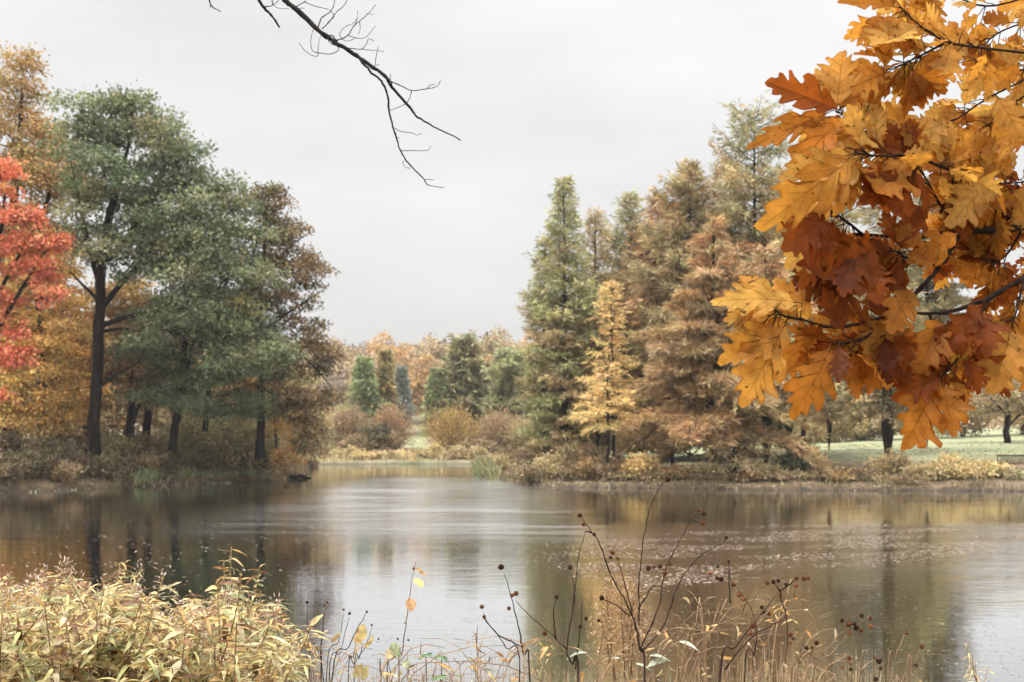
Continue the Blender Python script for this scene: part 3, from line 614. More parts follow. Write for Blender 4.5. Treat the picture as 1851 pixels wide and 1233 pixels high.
con('dawn_redwood', 'khaki conifer filling the gap left of the tall airy tree', 1312, 83, 285, 95, 760, KHAKI, 113, nb=100, prof='spire', up=0.4, droop=0.3, card=(0.40, 0.10))
con('bald_cypress', 'khaki brown cypress right behind the tall airy tree', 1412, 82, 300, 115, 740, KHAKI, 114, nb=90, prof='spire', up=0.3, droop=0.35, card=(0.42, 0.10))
for i, (px, D, top, hw, low) in enumerate([(1498, 80, 290, 115, 690), (1676, 84, 320, 105, 680)]):
    con('bald_cypress', ['tall khaki cypress behind the oak leaves, next to the slim lawn trunk', 'khaki cypress behind the oak leaves right of the thick trunk', 'shorter khaki cypress behind the oak leaves toward the lone lawn tree'][i], px, D, top, hw, low, OLIVE if i % 2 else KHAKI, 850 + i, nb=75, prof='spire', up=0.25, droop=0.35, card=(0.46, 0.12), trunk_r=.28)
con('low_cypress', 'low spreading tan cypress with flat boughs close to the water', 1330, 65.5, 780, 85, 845, KHAKI, 122, nb=9, prof='col', up=0.05, droop=0.25, card=(0.42, 0.09), trunk_r=.12)
con('low_cypress', 'low rusty cypress sapling at the foot of the russet cypress', 1215, 68.5, 700, 60, 815, RUST, 123, nb=20, prof='cone', up=0.1, droop=0.3, card=(0.42, 0.09), trunk_r=.12)
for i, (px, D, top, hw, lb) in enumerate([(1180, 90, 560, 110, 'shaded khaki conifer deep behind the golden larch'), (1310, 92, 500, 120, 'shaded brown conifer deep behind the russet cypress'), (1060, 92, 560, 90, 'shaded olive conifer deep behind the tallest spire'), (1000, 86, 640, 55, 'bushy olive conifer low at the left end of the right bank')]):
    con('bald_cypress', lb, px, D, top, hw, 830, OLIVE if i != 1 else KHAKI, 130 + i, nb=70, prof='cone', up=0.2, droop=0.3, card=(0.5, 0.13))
D = 100.0
broadleaf('lawn_tree', 'rounded tan tree with short dark trunk standing alone on the pale lawn', at_ground(1820, D),
          [tr_(D, (1820, 812, .30), (1820, 780, .26), (1822, 740, .2), (1815, 700, .08)), tr_(D, (1821, 772, .1), (1850, 742, .08), (1880, 715, .04)), tr_(D, (1820, 750, .1), (1785, 715, .07), (1765, 700, .03))],
          [blob(1820, 715, D, 85, 42, 3.2, 2), blob(1770, 735, D, 45, 26, 2.4, .8), blob(1880, 735, D, 50, 28, 2.4, .8), blob(1810, 680, D, 50, 24, 2.4, .8)],
          [(3, (0.38, 0.28, 0.16)), (2, (0.30, 0.22, 0.12)), (2, (0.44, 0.35, 0.21))], 140, nclump=80, R=0.9, leaves=130, size=0.22, trunk_r=.32)
for i, (px, D, top, rx, pl, lb) in enumerate([(1490, 135, 700, 60, 'S', 'pale tree line tree beyond the lawn, left of the thick cypress trunk'), (1560, 140, 690, 60, 'T', 'tan tree beyond the lawn, close to the left of the thick cypress trunk'), (1660, 138, 650, 75, 'S', 'pale straw-coloured tree beyond the lawn behind the hanging oak leaves'),
        (1740, 145, 640, 80, 'T', 'tan-pink tree beyond the lawn between oak leaves and lawn tree'), (1850, 150, 620, 90, 'S', 'tall pale tree beyond the lawn behind the lone lawn tree'), (1960, 150, 640, 90, 'T', 'tan tree beyond the lawn at the right end')]):
    k = D / F; zt = gz(W(px, D), D)
    c0 = P(px, top, D); cz = (c0[2] + zt) / 2 + 0.4
    broadleaf('park_tree', lb, at_ground(px, D), [[(np.array([c0[0], D, zt - .2]), .26), (np.array([c0[0] + .2, D, cz]), .18), (np.array([c0[0], D, c0[2] - 1]), .05)]],
              [(np.array([c0[0], D, (c0[2] + zt) / 2]), (rx * k * 1.15, 3.0, (c0[2] - zt) / 2 * 1.02), 1)], STRAW if pl == 'S' else [(2, (0.48, 0.37, 0.23)), (1, (0.54, 0.39, 0.23))], 150 + i, nclump=95, R=1.5, leaves=170, size=0.36)
RB = [(965, 68.5, 1.2, 1.0, BRUSH, 'brown shrub at the left tip of the right bank'), (1005, 70, 1.3, 1.3, KHAKI, 'khaki shrub below the tallest spire'), (1050, 69, 1.4, 1.7, BRUSH, 'purplish brown thicket below the small pale larch'),
      (1100, 67.5, 1.0, 1.1, BRUSH, 'grey-brown shrub right at the foot of the small pale larch'), (1160, 66, 1.0, 1.25, LARCH, 'pale yellow-leaved shrub standing out before the dark cypress shade'), (1215, 65.5, .9, .7, BRUSH, 'low brown shrub right of the pale yellow shrub'),
      (1275, 65, 1.1, .8, KHAKI, 'low tan shrub below the russet cypress'), (1432, 65.5, .9, 1.1, PINE, 'dark green shrub between the cypress trunks at the water'), (1610, 64.5, 1.1, 1.3, KHAKI, 'twiggy tan shrub at the foot of the thick cypress trunk'),
      (1530, 63.6, 1.0, .6, BRUSH, 'low brown shrub on the shaded shore left of the thick trunk'), (1720, 63.5, 1.35, 1.0, STRAW, 'pale straw-coloured shrub overhanging the water left of the bench'), (1775, 64, 1.4, .8, STRAW, 'second pale straw shrub directly below the left end of the bench'),
      (1835, 63.8, 1.2, .5, [(3, (0.34, 0.33, 0.19)), (2, (0.44, 0.36, 0.2))], 'greenish straw shrub below the bench at the right edge'), (1665, 63.4, 1.0, .7, KHAKI, 'small khaki shrub at the shore between trunk and pale shrubs')]
for i, (px, D, r, h, pl, lb) in enumerate(RB):
    shrub('bank_shrub', lb, at_ground(px, D), r, h, pl, 180 + i, n=int(1200 + 800 * r * h), size=0.17, nst=24, group='shrubs along the right bank')

# ------------------------------------------------------------------ far shore
for i, (px, D, r_px, top, pl, lb, fine) in enumerate([
        (818, 137, 54, 742, [(3, (0.42, 0.28, 0.10)), (2, (0.36, 0.25, 0.10))], 'rounded golden willow bush at the middle of the far shore', 1), (905, 138, 50, 750, [(3, (0.36, 0.25, 0.14)), (1, (0.30, 0.21, 0.12))], 'rounded tan bush right of the golden willow on the far shore', 1),
        (708, 140, 40, 742, [(3, (0.38, 0.24, 0.13)), (1, (0.3, 0.2, 0.11))], 'pinkish tan bush left of the grass gap on the far shore', 1), (628, 139, 40, 738, [(3, (0.38, 0.27, 0.16)), (1, (0.3, 0.22, 0.13))], 'pale tan bush below the green cone on the far shore', 1),
        (585, 142, 42, 758, [(3, (0.40, 0.28, 0.16))], 'pale bush half hidden by the brown oak on the far shore', 1), (655, 134, 36, 790, BRUSH, 'low brown brush at the water below the green cone', 0), (745, 134, 40, 815, KHAKI, 'low tan brush at the water in front of the grass gap', 0), (950, 136, 42, 765, KHAKI, 'brown bush at the right end of the far shore', 1), (860, 133, 40, 800, BRUSH, 'dark low brush at the foot of the golden willow', 0), (560, 136, 40, 800, KHAKI, 'tan brush at the left end of the far shore', 0)]):
    b = at_ground(px, D); shrub('far_bush', lb, b, r_px * D / F, P(px, top, D)[2] - b[2], pl, 210 + i, n=5600, size=0.40 if fine else 0.34, nst=90, aspect=0.22 if fine else 0.45, fine=bool(fine), group='bushes on the far shore')
for i, (px, D, r, h) in enumerate([(900, 97, 1.2, 1.0), (925, 102, 1.4, 1.3), (890, 108, 1.2, .9), (950, 92, 1.5, 1.3), (905, 88, 1.0, .8), (940, 112, 1.6, 1.4), (985, 98, 1.6, 1.4)]):
    shrub('waterside_shrub', 'dry brush on the low spit where the right bank runs back to the far shore', at_ground(px, D), r, h, BRUSH if i % 2 else KHAKI, 840 + i, n=1200, size=.22, nst=26, group='brush on the low spit', low=.03)
rgs = np.random.default_rng(44)
for i in range(17):
    px = 538 + i * 20.5 + rgs.uniform(-6, 6)
    if 735 < px < 775: continue
    D = rgs.uniform(128.8, 131.5); b = at_ground(px, D)
    shrub('far_shore_brush', 'low dry brush at the waterline of the far shore', b, rgs.uniform(.8, 1.6), rgs.uniform(.6, 1.5), KHAKI if i % 3 else STRAW, 800 + i, n=700, size=.3, nst=26, group='dry brush along the far waterline', low=.03)
broadleaf('leaning_shore_tree', 'small dark leaning tree at the water below the green cone', at_ground(690, 134), [tr_(134, (694, 838, .16), (684, 815, .14), (672, 795, .08), (664, 785, .03))], [blob(680, 785, 134, 30, 14, 1.6, 1)], DOLIVE, 225, nclump=16, R=.8, leaves=120, size=.3, trunk_r=.16)
broadleaf('shore_sapling', 'thin bare-stemmed sapling right of the leaning tree on the far shore', at_ground(714, 133), [tr_(133, (713, 838, .09), (715, 815, .08), (718, 795, .04))], [blob(717, 790, 133, 15, 12, .8, 1)], BRUSH, 226, nclump=8, R=.5, leaves=60, size=.25, trunk_r=.1)
con('far_spruce', 'green cone-shaped conifer left of the centre beyond the far shore', 658, 165, 648, 42, 780, [(3, (0.244, 0.305, 0.146)), (2, (0.317, 0.354, 0.171))], 230, nb=95, prof='cone', up=0.3, droop=0.3, card=(0.8, 0.3), step=.5, dens=.8)
con('far_spruce', 'narrow brown-green conifer right beside the green cone', 697, 168, 632, 20, 770, [(3, (0.390, 0.293, 0.134)), (2, (0.305, 0.268, 0.122))], 231, nb=70, prof='col', up=0.4, droop=0.2, card=(0.7, 0.25), step=.5)
con('far_spruce', 'small blue-grey spruce near the grass gap', 727, 200, 664, 20, 755, [(3, (0.25, 0.27, 0.22))], 232, nb=60, prof='cone', up=0.2, droop=0.3, card=(0.8, 0.3), step=.5)
con('far_spruce', 'broad-topped tall conifer, highest beyond the far shore', 836, 165, 614, 46, 770, [(3, (0.305, 0.287, 0.146)), (2, (0.378, 0.317, 0.171)), (1, (0.244, 0.281, 0.146))], 233, nb=110, prof='ovoid', up=0.4, droop=0.2, card=(0.8, 0.3), step=.5, dens=.8)
con('far_spruce', 'dark green conifer left of the broad-topped tall one', 795, 162, 668, 36, 780, [(3, (0.256, 0.287, 0.146)), (2, (0.329, 0.323, 0.171))], 234, nb=80, prof='cone', up=0.35, droop=0.2, card=(0.8, 0.3), step=.5)
con('far_spruce', 'dark olive conifer right of the broad-topped tall one', 872, 164, 682, 36, 785, [(3, (0.268, 0.281, 0.146))], 235, nb=80, prof='cone', up=0.35, droop=0.2, card=(0.8, 0.3), step=.5)
con('far_spruce', 'pale sage green conifer behind the right tan bush', 925, 158, 640, 55, 790, [(3, (0.37, 0.365, 0.195)), (2, (0.31, 0.32, 0.165))], 236, nb=100, prof='ovoid', up=0.4, droop=0.2, card=(0.8, 0.3), step=.5, dens=.8)
# the wooded hill beyond: every crown along the skyline is a tree of its own
HP = {'o': ([(3, (0.47, 0.29, 0.13)), (2, (0.43, 0.28, 0.13)), (1, (0.50, 0.33, 0.16))], 'orange'), 't': ([(3, (0.41, 0.31, 0.185)), (1, (0.36, 0.28, 0.18))], 'tan'), 'g': ([(2, (0.25, 0.2, 0.16)), (1, (0.3, 0.25, 0.2))], 'bare grey-brown')}
protos = {}
for k_, (pl, nm) in HP.items():
    for v_ in range(2):
        c = np.array([0, 0, 0.0]); rg = np.random.default_rng(5 + v_)
        protos[k_, v_] = broadleaf('woodland_tree', 'hazy %s tree in the wood on the far hill' % nm, (0, 0, 0), [[(c, .35), (c + [0.3, 0, 6], .25), (c + [0, 0, 12], .08)]],
            [(c + [0, 0, 10.5], (4.6, 4.2, 5.2), 2), (c + [1.5 - 3 * v_, 0, 7], (4.2, 4.0, 3.2), 1)], pl, 300 + v_ + 7 * ord(k_), nclump=52, R=1.7, leaves=100 if k_ != 'g' else 50, size=0.62, group='%s trees of the far wood' % nm)
rg = np.random.default_rng(77); first = set()
for row, (D, n) in enumerate(((235, 17), (265, 18), (300, 19), (340, 20), (385, 22))):
    for i in range(n):
        px = 520 + (i + rg.random() * 0.8) / n * 520
        if row < 3 and 728 < px < 772: continue
        y = D + rg.uniform(-12, 12); x = W(px, D)
        kk = 'o' if (690 < px < 790 or px > 850) and rg.random() < .75 else ('g' if rg.random() < (.3 if px < 760 else .15) else 't')
        pr = protos[kk, int(rg.integers(2))]; s_ = rg.uniform(.85, 1.25) * (1.0 if row else .8)
        loc = (x, y, gz(x, y) - .2); rz = rg.uniform(0, 6.28); sc = (s_ * rg.uniform(.9, 1.15), s_ * rg.uniform(.9, 1.15), s_ * rg.uniform(.85, 1.1))
        if id(pr) not in first: first.add(id(pr)); pr.location = loc; pr.rotation_euler = (0, 0, rz); pr.scale = sc
        else: copy_tree(pr, loc, rz, sc)
# ------------------------------------------------------------------ the oak bough hanging in from the upper right
HALF = np.array([(0, 0), (0.03, 0.05), (0.09, 0.10), (0.20, 0.145), (0.36, 0.18), (0.50, 0.23), (0.565, 0.27), (0.57, 0.305), (0.52, 0.325), (0.44, 0.33), (0.40, 0.345), (0.41, 0.37), (0.52, 0.39), (0.70, 0.44), (0.86, 0.505), (0.95, 0.56), (0.97, 0.60), (0.92, 0.625), (0.80, 0.61), (0.62, 0.58), (0.50, 0.575), (0.47, 0.59),
                 (0.50, 0.615), (0.62, 0.655), (0.77, 0.715), (0.85, 0.765), (0.85, 0.80), (0.78, 0.815), (0.64, 0.79), (0.49, 0.765), (0.41, 0.765), (0.40, 0.785), (0.46, 0.825), (0.52, 0.87), (0.51, 0.90), (0.44, 0.905), (0.33, 0.885), (0.25, 0.885), (0.24, 0.91), (0.22, 0.955), (0.14, 0.99), (0.06, 1.0), (0.0, 1.0)])
_mid = np.maximum.accumulate(np.clip(HALF[:, 1] - 0.36 * HALF[:, 0], 0, 1)); _mid[-1] = 1.0
def oak_leaf(G, base, tip, nrm, col, rg, wr=0.36, cross=4):
    """one lobed leaf from base to tip (world points), its face turned to nrm"""
    base = np.asarray(base, float); ax = np.asarray(tip, float) - base; Lg = np.linalg.norm(ax); ey = ax / Lg
    ex = norm(np.cross(ey, nrm)[None])[0]; ez = np.cross(ex, ey)
    bend, fold, wav, ph = rg.normal(0.12, 0.16), rg.uniform(0.0, 0.55), rg.uniform(0.015, 0.06), rg.random() * 6.28
    tw = rg.normal(0, 0.25)
    for sg in (-1, 1):
        hx = HALF[:, 0] * wr * 0.86 * rg.uniform(0.85, 1.12) * (1 + 0.16 * np.sin(HALF[:, 1] * 7 + ph * sg) + 0.08 * np.sin(HALF[:, 1] * 17 + ph * 3 * sg)); hy = HALF[:, 1] + 0.012 * rg.standard_normal(len(HALF)) * (HALF[:, 0] > 0.05)
        s_ = np.linspace(0, 1, cross + 1)[None, :]
        X = sg * hx[:, None] * s_; Yy = _mid[:, None] * (1 - s_) + hy[:, None] * s_
        Z = fold * np.abs(X) - bend * 1.6 * (Yy - 0.25) ** 2 + tw * X * (Yy - 0.3) + wav * np.sin(Yy * 17 + X * 9 * sg + ph) * np.abs(X) / wr * 1.5
        pts = base + Lg * (X[..., None] * ex + Yy[..., None] * ey + Z[..., None] * ez)
        uv = np.stack([sg * np.repeat(s_, len(HALF), 0), np.repeat(_mid[:, None], cross + 1, 1)], -1).reshape(-1, 2)
        st = G.verts(pts, col, uv + np.array([0, 1e-4])); r = len(HALF); c = cross + 1
        i = np.arange(r - 1)[:, None] * c; j = np.arange(c - 1)[None]
        q = np.stack([i + j, i + j + 1, i + c + j + 1, i + c + j], -1).reshape(-1, 4)
        G.faces(st + (q if sg > 0 else q[:, ::-1]), True)

def oak_leaf_material():
    m, t = new_mat('oak_leaves'); L = t.links.new
    at = N(t, 'ShaderNodeAttribute', attribute_name='tint'); uv = N(t, 'ShaderNodeAttribute', attribute_name='leafuv'); sx = N(t, 'ShaderNodeSeparateXYZ'); L(uv.outputs['Vector'], sx.inputs[0])
    def M(op, a, b=None, c=None):
        n = N(t, 'ShaderNodeMath', operation=op)
        for i, v in enumerate((a, b, c)):
            if v is None: continue
            if isinstance(v, (int, float)): n.inputs[i].default_value = v
            else: L(v, n.inputs[i])
        return n.outputs[0]
    def R(src, a, b, c, d):
        n = N(t, 'ShaderNodeMapRange')
        for i, v in ((1, a), (2, b), (3, c), (4, d)): n.inputs[i].default_value = v
        L(src, n.inputs[0]); return n.outputs[0]
    au = M('ABSOLUTE', sx.outputs['X']); fr = M('FRACT', M('DIVIDE', M('SUBTRACT', sx.outputs['Y'], 0.02), 0.16))
    lat = M('MULTIPLY', R(M('ABSOLUTE', M('SUBTRACT', fr, 0.5)), 0.012, 0.045, 1, 0), R(au, 0.5, 1.0, 1, 0.1))
    vein = M('MAXIMUM', lat, R(au, 0.015, 0.05, 1, 0))
    tcn = N(t, 'ShaderNodeTexCoord')
    def nz(sc, d=4):
        n = N(t, 'ShaderNodeTexNoise'); n.inputs['Scale'].default_value = sc; n.inputs['Detail'].default_value = d; n.inputs['Roughness'].default_value = 0.6; L(tcn.outputs['Object'], n.inputs['Vector']); return n.outputs[0]
    def mix(f, a, b, mode='MIX'):
        n = N(t, 'ShaderNodeMixRGB', blend_type=mode)
        for i, v in enumerate((f, a, b)):
            if isinstance(v, float): n.inputs[0].default_value = v
            elif isinstance(v, tuple): n.inputs[i].default_value = v
            else: L(v, n.inputs[i])
        return n.outputs[0]
    c = mix(1.0, at.outputs['Color'], R(nz(22), 0.3, 0.7, 0.68, 1.3), 'MULTIPLY')
    c = mix(R(nz(9), 0.5, 0.75, 0, 0.55), c, (0.30, 0.085, 0.012, 1))            # rusty patches
    c = mix(R(nz(75, 2), 0.66, 0.74, 0, 0.8), c, (0.07, 0.022, 0.006, 1))         # brown spots
    c = mix(R(nz(30, 2), 0.70, 0.76, 0, 0.85), c, (0.05, 0.016, 0.006, 1))
    c = mix(M('MULTIPLY', vein, 0.5), c, (0.16, 0.055, 0.012, 1))
    c = mix(M('MULTIPLY', R(au, 0.80, 1.0, 0, 0.75), R(nz(14), 0.35, 0.6, 0.1, 1)), c, (0.22, 0.06, 0.010, 1))   # edges browned, and darkened to paint the rim of a backlit leaf
    df = N(t, 'ShaderNodeBsdfDiffuse'); tr = N(t, 'ShaderNodeBsdfTranslucent'); gl = N(t, 'ShaderNodeBsdfGlossy'); gl.inputs['Roughness'].default_value = 0.38; gl.inputs[0].default_value = (0.9, 0.9, 0.9, 1)
    L(c, df.inputs[0])
    sat = mix(1.0, c, (1.12, 1.0, 0.70, 1), 'MULTIPLY'); L(sat, tr.inputs[0])
    b = N(t, 'ShaderNodeBump'); b.inputs['Strength'].default_value = 0.5; b.inputs['Distance'].default_value = 0.004; L(M('ADD', vein, M('MULTIPLY', nz(60), 0.8)), b.inputs['Height'])
    for s in (df, gl): L(b.outputs[0], s.inputs['Normal'])
    m1 = N(t, 'ShaderNodeMixShader'); m1.inputs[0].default_value = 0.62; L(df.outputs[0], m1.inputs[1]); L(tr.outputs[0], m1.inputs[2])
    m2 = N(t, 'ShaderNodeMixShader'); m2.inputs[0].default_value = 0.005; L(m1.outputs[0], m2.inputs[1]); L(gl.outputs[0], m2.inputs[2])
    o = N(t, 'ShaderNodeOutputMaterial'); L(m2.outputs[0], o.inputs[0]); return m
M_OAK = oak_leaf_material()
M_OAKTWIG = bark_material('oak_twig_bark', (0.010, 0.007, 0.006), (0.045, 0.03, 0.022), scale=60, stretch=0.5, bump=0.6)
OGOLD, OAMB, ORUS, ODRK = (0.52, 0.26, 0.05), (0.42, 0.17, 0.028), (0.22, 0.06, 0.012), (0.11, 0.029, 0.009)
OYEL = (0.60, 0.36, 0.095)
oak_root = empty('oak_bough', P(1980, 410, 2.9), 'orange oak bough with large lobed leaves hanging into the upper right corner', 'branch')
OB = Vector(oak_root.location)
def px_curve(pts, n=7):
    """smooth line through (px, py, depth) points"""
    p = np.array([P(a, b, d) for a, b, d in pts]); k = len(p); out = []
    pp = np.concatenate([[2 * p[0] - p[1]], p, [2 * p[-1] - p[-2]]])
    for s in range(k - 1):
        f = np.linspace(0, 1, n, endpoint=(s == k - 2))[:, None]; a, b, c, d = pp[s:s + 4]
        out.append(0.5 * (2 * b + (c - a) * f + (2 * a - 5 * b + 4 * c - d) * f ** 2 + (3 * b - a - 3 * c + d) * f ** 3))
    return np.concatenate(out)
gb = Geo(); rgo = np.random.default_rng(3)
def limb(pts, r0, r1):
    c = px_curve(pts); n = len(c); rad = np.linspace(r0, r1, n) * (1 + 0.13 * rgo.standard_normal(n)); gb.tube(c + rgo.standard_normal(c.shape) * 0.0008, rad, sides=7)
limb([(2010, 380, 2.9), (1851, 410, 2.8), (1738, 420, 2.72), (1640, 428, 2.66), (1545, 424, 2.6)], .0125, .0030)
limb([(1738, 420, 2.72), (1700, 480, 2.66), (1650, 535, 2.6), (1590, 575, 2.56), (1510, 592, 2.5), (1452, 578, 2.45)], .0062, .0022)
limb([(2010, 440, 2.9), (1851, 504, 2.75), (1790, 537, 2.7), (1740, 557, 2.66), (1680, 567, 2.62), (1600, 558, 2.6)], .0075, .0024)
limb([(2560, 700, 3.7), (2330, 560, 3.4), (2160, 440, 3.12), (2060, 300, 3.0), (2010, 120, 3.0), (1985, -60, 3.05), (1990, -220, 3.1)], .030, .006)
limb([(2160, 440, 3.12), (2085, 400, 3.0), (2010, 380, 2.9)], .015, .0125)
limb([(2200, 470, 3.16), (2100, 470, 3.0), (2010, 440, 2.9)], .012, .0075)
limb([(2330, 560, 3.4), (2180, 600, 3.1), (2040, 620, 2.95), (1960, 620, 2.9)], .010, .0035)
limb([(2010, 440, 2.9), (1995, 455, 2.98), (1980, 470, 3.0)], .005, .0034)
gb.build('branch', M_OAKTWIG, oak_root, OB)
# twigs with their leaves: (points, leaves, scatter direction in the picture, colours)
A_, G_, Y_, R_, K_ = OAMB, OGOLD, OYEL, ORUS, ODRK
TW = [  # leaf colours painted paler for the backlit top, rustier for the shaded centre
 ([(1738, 416, 2.7), (1700, 370, 2.66), (1672, 320, 2.6), (1640, 280, 2.55)], 9, [A_, R_, R_]),
 ([(1700, 385, 2.68), (1722, 330, 2.7), (1736, 280, 2.72)], 8, [G_, A_, Y_]),
 ([(1640, 280, 2.55), (1590, 282, 2.5), (1545, 276, 2.45)], 7, [G_, Y_, G_]),
 ([(1648, 278, 2.56), (1710, 305, 2.62), (1790, 330, 2.7), (1850, 330, 2.75)], 9, [G_, A_, Y_]),
 ([(1960, 110, 2.9), (1762, 85, 2.7), (1710, 75, 2.66), (1665, 48, 2.6), (1625, 12, 2.55)], 8, [G_, Y_, G_]),
 ([(1712, 76, 2.66), (1665, 100, 2.62), (1615, 125, 2.58)], 8, [G_, Y_, A_]),
 ([(1960, 100, 2.95), (1800, 170, 2.85), (1720, 220, 2.75), (1650, 240, 2.7)], 9, [G_, Y_, Y_]),
 ([(1980, 220, 2.95), (1850, 235, 2.85), (1760, 265, 2.75), (1720, 300, 2.72)], 9, [Y_, G_, A_]),
 ([(1960, -40, 3.0), (1800, 10, 2.9), (1720, -10, 2.85), (1640, -40, 2.8)], 8, [G_, Y_, G_]),
 ([(1980, 30, 3.0), (1860, 40, 2.95), (1790, 70, 2.9), (1760, 120, 2.85)], 9, [G_, A_, Y_]),
 ([(1792, 538, 2.7), (1752, 600, 2.64), (1736, 640, 2.6), (1702, 682, 2.58)], 5, [A_, R_, G_]),
 ([(1851, 505, 2.75), (1838, 560, 2.7), (1828, 590, 2.68)], 5, [G_, A_, G_]),
 ([(1590, 575, 2.56), (1565, 610, 2.52), (1512, 622, 2.48)], 6, [G_, A_, R_]),
 ([(1650, 548, 2.6), (1624, 590, 2.56), (1590, 612, 2.54)], 7, [A_, R_, R_]),
 ([(1560, 425, 2.6), (1530, 400, 2.56), (1500, 382, 2.52)], 6, [R_, A_, G_]),
 ([(1580, 428, 2.6), (1550, 462, 2.54), (1510, 482, 2.5)], 6, [K_, R_, A_]),
 ([(1645, 240, 2.7), (1575, 222, 2.6), (1512, 203, 2.5)], 5, [G_, A_, Y_]),
 ([(1700, 480, 2.66), (1650, 470, 2.6), (1610, 450, 2.56)], 8, [A_, R_, R_]),
 ([(1760, 550, 2.68), (1790, 600, 2.7), (1760, 630, 2.7)], 6, [R_, A_, K_]),
 ([(1960, 620, 2.9), (1860, 610, 2.82), (1830, 640, 2.8)], 5, [G_, A_, G_]),
 ([(1851, 410, 2.8), (1800, 380, 2.76), (1760, 370, 2.74)], 8, [A_, G_, Y_]),
 ([(1851, 410, 2.8), (1820, 460, 2.78), (1790, 480, 2.76)], 8, [A_, G_, R_]),
 ([(1960, 300, 2.9), (1880, 330, 2.85), (1830, 380, 2.8)], 8, [G_, A_, R_]),
 ([(1680, 567, 2.62), (1690, 610, 2.6), (1670, 640, 2.58)], 6, [A_, G_, R_]),
 ([(1960, 150, 3.05), (1860, 170, 2.98), (1800, 215, 2.94), (1770, 240, 2.92)], 9, [G_, A_, Y_]),
 ([(1980, 470, 3.0), (1880, 480, 2.95), (1820, 520, 2.9)], 9, [A_, G_, R_]),
 ([(1990, 70, 3.05), (1900, 100, 3.0), (1840, 130, 2.98)], 8, [G_, Y_, G_]),
 ([(1790, 330, 2.8), (1770, 400, 2.82), (1720, 450, 2.84)], 8, [A_, R_, G_]),
 ([(1452, 578, 2.45), (1420, 572, 2.42), (1400, 560, 2.40)], 3, [G_, Y_, Y_]),
]
# leaves whose outline shows against the sky and the pond: (base px, tip px, depth at base, depth at tip, colour, width ratio, twig number)
HERO = [
 ((1520, 200), (1386, 146), 2.48, 2.44, R_, .30, 16), ((1512, 200), (1524, 90), 2.5, 2.52, G_, .46, 16), ((1505, 200), (1357, 260), 2.5, 2.42, A_, .17, 16), ((1530, 206), (1436, 292), 2.52, 2.42, A_, .28, 16),
 ((1515, 203), (1560, 120), 2.52, 2.6, G_, .3, 16), ((1600, 130), (1575, 30), 2.58, 2.6, G_, .34, 5), ((1610, 128), (1530, 160), 2.58, 2.5, G_, .3, 5), ((1625, 14), (1520, -2), 2.55, 2.5, A_, .3, 4), ((1660, 46), (1568, 96), 2.58, 2.5, Y_, .36, 4),
 ((1548, 276), (1408, 392), 2.44, 2.36, G_, .33, 2), ((1545, 276), (1420, 318), 2.44, 2.40, Y_, .28, 2), ((1560, 280), (1450, 400), 2.46, 2.5, Y_, .36, 2), ((1640, 282), (1570, 372), 2.54, 2.46, A_, .42, 0),
 ((1502, 384), (1406, 458), 2.5, 2.42, R_, .34, 14), ((1520, 396), (1416, 490), 2.52, 2.46, Y_, .3, 14), ((1510, 392), (1450, 520), 2.5, 2.46, R_, .3, 14),
 ((1450, 548), (1308, 528), 2.44, 2.36, Y_, .25, 28), ((1440, 552), (1330, 585), 2.44, 2.4, Y_, .32, 28), ((1430, 574), (1308, 655), 2.44, 2.36, G_, .27, 28), ((1425, 575), (1348, 728), 2.42, 2.36, G_, .32, 28), ((1452, 578), (1362, 565), 2.46, 2.5, Y_, .36, 28), ((1470, 585), (1400, 500), 2.48, 2.5, G_, .34, 28), ((1475, 590), (1395, 690), 2.5, 2.56, A_, .34, 28),
 ((1505, 622), (1446, 744), 2.48, 2.42, A_, .37, 12), ((1518, 620), (1514, 694), 2.46, 2.42, K_, .34, 12), ((1592, 610), (1570, 712), 2.54, 2.5, A_, .34, 13), ((1600, 606), (1608, 690), 2.52, 2.48, K_, .34, 13), ((1620, 600), (1640, 660), 2.55, 2.5, R_, .36, 13),
 ((1692, 690), (1640, 806), 2.58, 2.52, A_, .44, 10), ((1702, 688), (1726, 790), 2.58, 2.54, A_, .40, 10), ((1704, 680), (1625, 718), 2.58, 2.52, R_, .34, 10), ((1736, 642), (1700, 600), 2.6, 2.56, R_, .4, 10), ((1740, 636), (1775, 710), 2.6, 2.58, R_, .34, 10),
 ((1828, 590), (1800, 702), 2.68, 2.6, G_, .46, 11), ((1832, 590), (1868, 700), 2.68, 2.62, G_, .40, 11), ((1838, 575), (1900, 640), 2.68, 2.66, A_, .36, 11),
 ((1590, 440), (1498, 500), 2.52, 2.44, R_, .34, 15), ((1545, 452), (1590, 548), 2.5, 2.46, R_, .48, 15), ((1540, 455), (1520, 540), 2.48, 2.42, K_, .30, 15), ((1660, 380), (1540, 330), 2.56, 2.48, R_, .40, 0), ((1650, 330), (1560, 360), 2.52, 2.45, R_, .40, 0),
 ((1770, 555), (1790, 640), 2.62, 2.56, R_, .46, 18), ((1780, 545), (1700, 640), 2.62, 2.56, R_, .34, 18), ((1735, 420), (1660, 468), 2.62, 2.56, A_, .34, 17), ((1650, 520), (1600, 610), 2.56, 2.5, A_, .36, 13), ((1700, 570), (1660, 680), 2.6, 2.54, A_, .38, 23), ((1640, 560), (1560, 650), 2.56, 2.52, G_, .36, 13),
 ((1712, 222), (1600, 262), 2.7, 2.6, Y_, .36, 6), ((1650, 242), (1560, 190), 2.68, 2.64, G_, .34, 6), ((1722, 76), (1690, 170), 2.66, 2.6, G_, .36, 5), ((1790, 330), (1720, 400), 2.68, 2.62, Y_, .4, 3), ((1800, 170), (1850, 250), 2.8, 2.75, G_, .42, 6), ((1735, 285), (1832, 240), 2.7, 2.66, G_, .38, 1),
]
rgo = np.random.default_rng(8)
_lp = np.array([(2060, 300, 3.0), (2010, 120, 3.0), (1985, -60, 3.05)])
